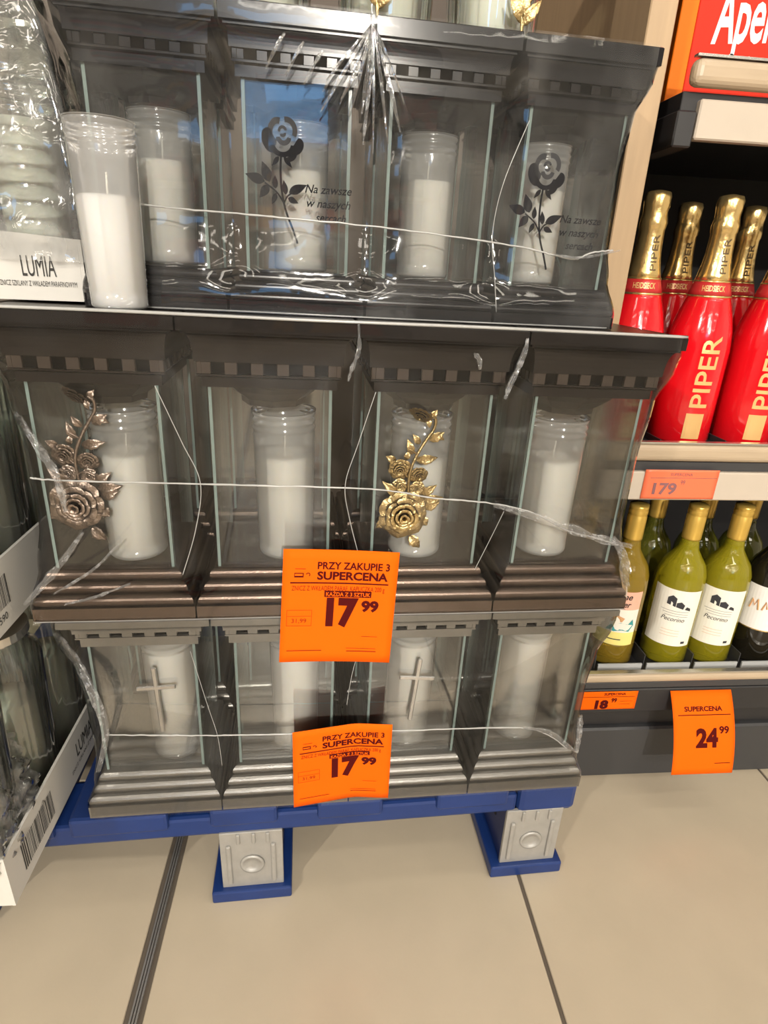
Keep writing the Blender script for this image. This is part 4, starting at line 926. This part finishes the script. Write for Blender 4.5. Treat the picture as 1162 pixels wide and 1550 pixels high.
HW = 0.325
def wine_r(z):
    t = z / HW
    P = [(0, 0.040), (0.012, 0.0435), (0.50, 0.0440), (0.58, 0.0425), (0.64, 0.0365), (0.69, 0.0255), (0.73, 0.0180), (0.78, 0.0155), (1.0, 0.0152)]
    for (a, b), (c, d) in zip(P, P[1:]):
        if t <= c:
            q = (t - a) / (c - a); return b + (d - b) * q
    return P[-1][1]
def label_patch(e, a, r, z0, z1, half, m, name='label'):
    n = 16; f_ = cyl_map(r + 0.0008, a); v = [f_(-half + 2 * half * i / n, z) for z in (z0, z1) for i in range(n + 1)]
    return link(name, mesh(name, v, [(i, i + 1, n + 2 + i, n + 1 + i) for i in range(n)]), m, e)
def wine(kind, x, y, z, label):
    e = empty('wine_bottle', (x, y, z)); tag(e, label, 'bottle', 'wine bottles on the lower shelf')
    gm = {'pec': 'wine_yellow', 'pec2': 'wine_yellow', 'jane': 'wine_amber', 'dark': 'wine_dark', 'back': 'wine_green'}[kind]
    lathe_obj('glass', [(wine_r(HW * t), HW * t) for t in [0, 0.006, 0.012, 0.25, 0.5, 0.54, 0.58, 0.61, 0.64, 0.665, 0.69, 0.71, 0.73, 0.755, 0.78, 0.80]], gm, e)
    lathe_obj('cap', [(0.0164, HW * 0.79), (0.0168, HW * 0.80), (0.0168, HW * 0.93), (0.0160, HW * 0.935), (0.0160, HW * 0.94), (0.0168, HW * 0.945), (0.0168, HW * 0.965), (0.0160, HW * 0.97), (0.0168, HW * 0.975), (0.0165, HW * 0.998), (0.004, HW)], 'dark_cap' if kind == 'dark' and False else 'cap_gold', e)
    a = facing(x, y) + 0.10; f0 = cyl_map(0.0440 + 0.0014, a)
    if kind in ('pec', 'pec2'):
        lb = label_patch(e, a, 0.0440, 0.046, 0.166, 0.046, 'label_cream')
        # a small engraved house on a hill
        for pts in ([(-0.016, 0.134), (0.0, 0.131), (0.0, 0.149), (-0.008, 0.154), (-0.016, 0.148)], [(0.001, 0.131), (0.014, 0.128), (0.016, 0.137), (0.009, 0.143), (0.001, 0.140)], [(0.017, 0.128), (0.028, 0.125), (0.027, 0.131), (0.020, 0.134)]):
            v, f = flat_poly(pts, f0); link('engraving', mesh('engraving', v, f), 'print_grey', lb)
        for k in range(3): bar('hill_line', -0.024 + 0.004 * k, 0.026, 0.1215 - 0.005 * k, 0.1221 - 0.005 * k, f0, 'print_grey', lb)
        lettering('Pecorino', -0.020, 0.100, 0.0095, 'print_ink', f0, lb, width=0.042, shear=0.3, sub=True)
        for k in range(3): bar('fine_print', -0.016, 0.018, 0.080 - 0.006 * k, 0.0806 - 0.006 * k, f0, 'label_skin', lb)
        bar('mark', 0.026, 0.034, 0.052, 0.057, f0, 'print_grey', lb)
    elif kind == 'jane':
        lb = label_patch(e, a, 0.0440, 0.128, 0.166, 0.040, 'label_pink'); l2 = label_patch(e, a, 0.0440, 0.050, 0.0785, 0.040, 'label_yellow'); l3 = label_patch(e, a, 0.0440, 0.0785, 0.128, 0.040, 'label_cream')
        lettering('Jane', -0.010, 0.150, 0.0130, 'print_ink', f0, lb, width=0.030, bold=0.02, shear=0.25, sub=True); lettering('Aber', -0.012, 0.134, 0.0125, 'print_ink', f0, lb, width=0.032, bold=0.02, shear=0.25, sub=True)
        v, f = flat_poly([(-0.018, 0.082), (-0.002, 0.080), (0.012, 0.084), (0.026, 0.081), (0.034, 0.095), (0.030, 0.108), (0.022, 0.097), (0.008, 0.100), (-0.008, 0.094)], f0); link('wave_print', mesh('wave_print', v, f), 'label_teal', l3)
        v, f = flat_poly([(-0.010, 0.100), (0.010, 0.102), (0.014, 0.110), (0.004, 0.114), (0.000, 0.122), (-0.006, 0.116)], f0); link('swimmer_print', mesh('swimmer_print', v, f), 'label_skin', l3)
        bar('fine_print', -0.010, 0.014, 0.062, 0.064, f0, 'print_grey', l2)
    elif kind == 'dark':
        lb = label_patch(e, a, 0.0440, 0.075, 0.168, 0.046, 'label_white')
        for pts in ([(-0.024, 0.118), (-0.021, 0.138), (-0.016, 0.126), (-0.012, 0.140), (-0.008, 0.118)], [(-0.002, 0.120), (0.002, 0.138), (0.006, 0.124)]):
            v, f = tube([f0(*p) for p in pts], 0.0016, 5); link('brush_letter', mesh('brush_letter', v, f), 'label_skin', lb)
        bar('gold_rim', -0.044, 0.044, 0.075, 0.077, f0, 'gold_foil', lb)
    return e
WZ = 0.2765
wine('jane', 0.562, 0.950, WZ, 'white wine bottle with pink and yellow illustrated label, leftmost on the lower shelf')
wine('pec', 0.676, 0.950, WZ, 'yellowish white wine bottle with cream house label, second on the lower shelf')
wine('pec2', 0.766, 0.950, WZ, 'white wine bottle with cream house label, third on the lower shelf')
wine('dark', 0.862, 0.950, WZ, 'dark wine bottle with white brush lettered label at the right edge')
for k, (x, y) in enumerate(((0.472, 0.955), (0.565, 1.055), (0.664, 1.055), (0.768, 1.055), (0.864, 1.055), (0.475, 1.055))):
    wine('back', x, y, WZ, ('unlabelled green wine bottle next to the oak panel', 'green wine bottle behind the pink labelled bottle', 'green wine bottle behind the second bottle of the lower shelf', 'green wine bottle behind the third bottle of the lower shelf', 'green wine bottle behind the dark bottle', 'green wine bottle in the back corner by the oak panel')[k])

# aperitif carton on the top shelf
ab = empty('aperitif_carton', (0.468, 0.955, 1.2055)); tag(ab, 'orange and red drinks carton with white script on the top shelf', 'carton')
box('side_face', 0.0, 0.024, 0.0, 0.16, 0.0, 0.32, 'box_orange', ab, 0.001); box('front_face', 0.0245, 0.32, 0.0, 0.16, 0.0, 0.32, 'box_red', ab, 0.001)
ffn = lambda x, z: (x, -0.0006, z)
lettering('Aperitivo', 0.050, 0.072, 0.066, 'ink_white', ffn, ab, width=0.165, bold=0.02, shear=0.15, rot=0.08); lettering('Spritz', 0.076, 0.044, 0.018, 'ink_white', ffn, ab, width=0.052, bold=0.02, shear=0.2)

# shelf tags
def small_tag(loc, rot, w_, h, m, ink, lines, label, bend=lambda x, z: 0.0):
    e = empty('price_tag', loc); e.rotation_euler = rot; tag(e, label, 'price tag', 'price tags on the drinks shelving'); price_card('card', w_, h, m, bend, e)
    fn = lambda x, z: (x, bend(x, z) - 0.0006, z)
    for s, x, z, hh, wd, b in lines:
        if s == '-': bar('rule', x * w_, wd * w_, z * h, z * h + hh, fn, ink, e)
        else: lettering(s, x * w_, z * h, hh * h, ink, fn, e, width=wd * w_ if wd else None, bold=b)
    return e
small_tag((0.722, 0.836, 0.173), (-0.42, 0.0, 0.0), 0.124, 0.160, 'tag_orange', 'tag_ink', [('SUPERCENA', -0.31, 0.265, 0.055, 0.62, 0.03), ('-', -0.42, 0.215, 0.0016, 0.44, 0), ('24', -0.14, -0.155, 0.215, 0.36, 0.05), ('99', 0.24, 0.0, 0.085, 0.16, 0.03), ('-', 0.18, -0.37, 0.0014, 0.44, 0)],
          'orange price tag reading 24,99 hanging from the lowest wooden lip', lambda x, z: 0.010 * (z / 0.08) ** 2 - 0.008)
small_tag((0.535, 0.8695, 0.2265), (0.0, 0.0, 0.0), 0.120, 0.042, 'tag_orange', 'tag_ink', [('SUPERCENA', -0.06, 0.30, 0.14, 0.36, 0.02), ('-', -0.40, 0.20, 0.0009, 0.46, 0), ('18', -0.18, -0.42, 0.44, 0.22, 0.06), ('99', 0.08, -0.10, 0.24, 0.09, 0.03), ('-', 0.22, -0.05, 0.0006, 0.44, 0), ('-', 0.22, -0.22, 0.0006, 0.40, 0)],
          'small orange price tag reading 18,99 in the black price rail')
small_tag((0.572, 0.8645, 0.668), (0.0, 0.0, 0.0), 0.126, 0.0500, 'tag_salmon', 'salmon_ink', [('SUPERCENA', -0.16, 0.30, 0.10, 0.30, 0.0), ('-', -0.42, 0.22, 0.0007, 0.48, 0), ('179', -0.36, -0.32, 0.38, 0.32, 0.03), ('99', 0.0, 0.0, 0.16, 0.06, 0.0)],
          'salmon price tag reading 179 in the pale price rail')
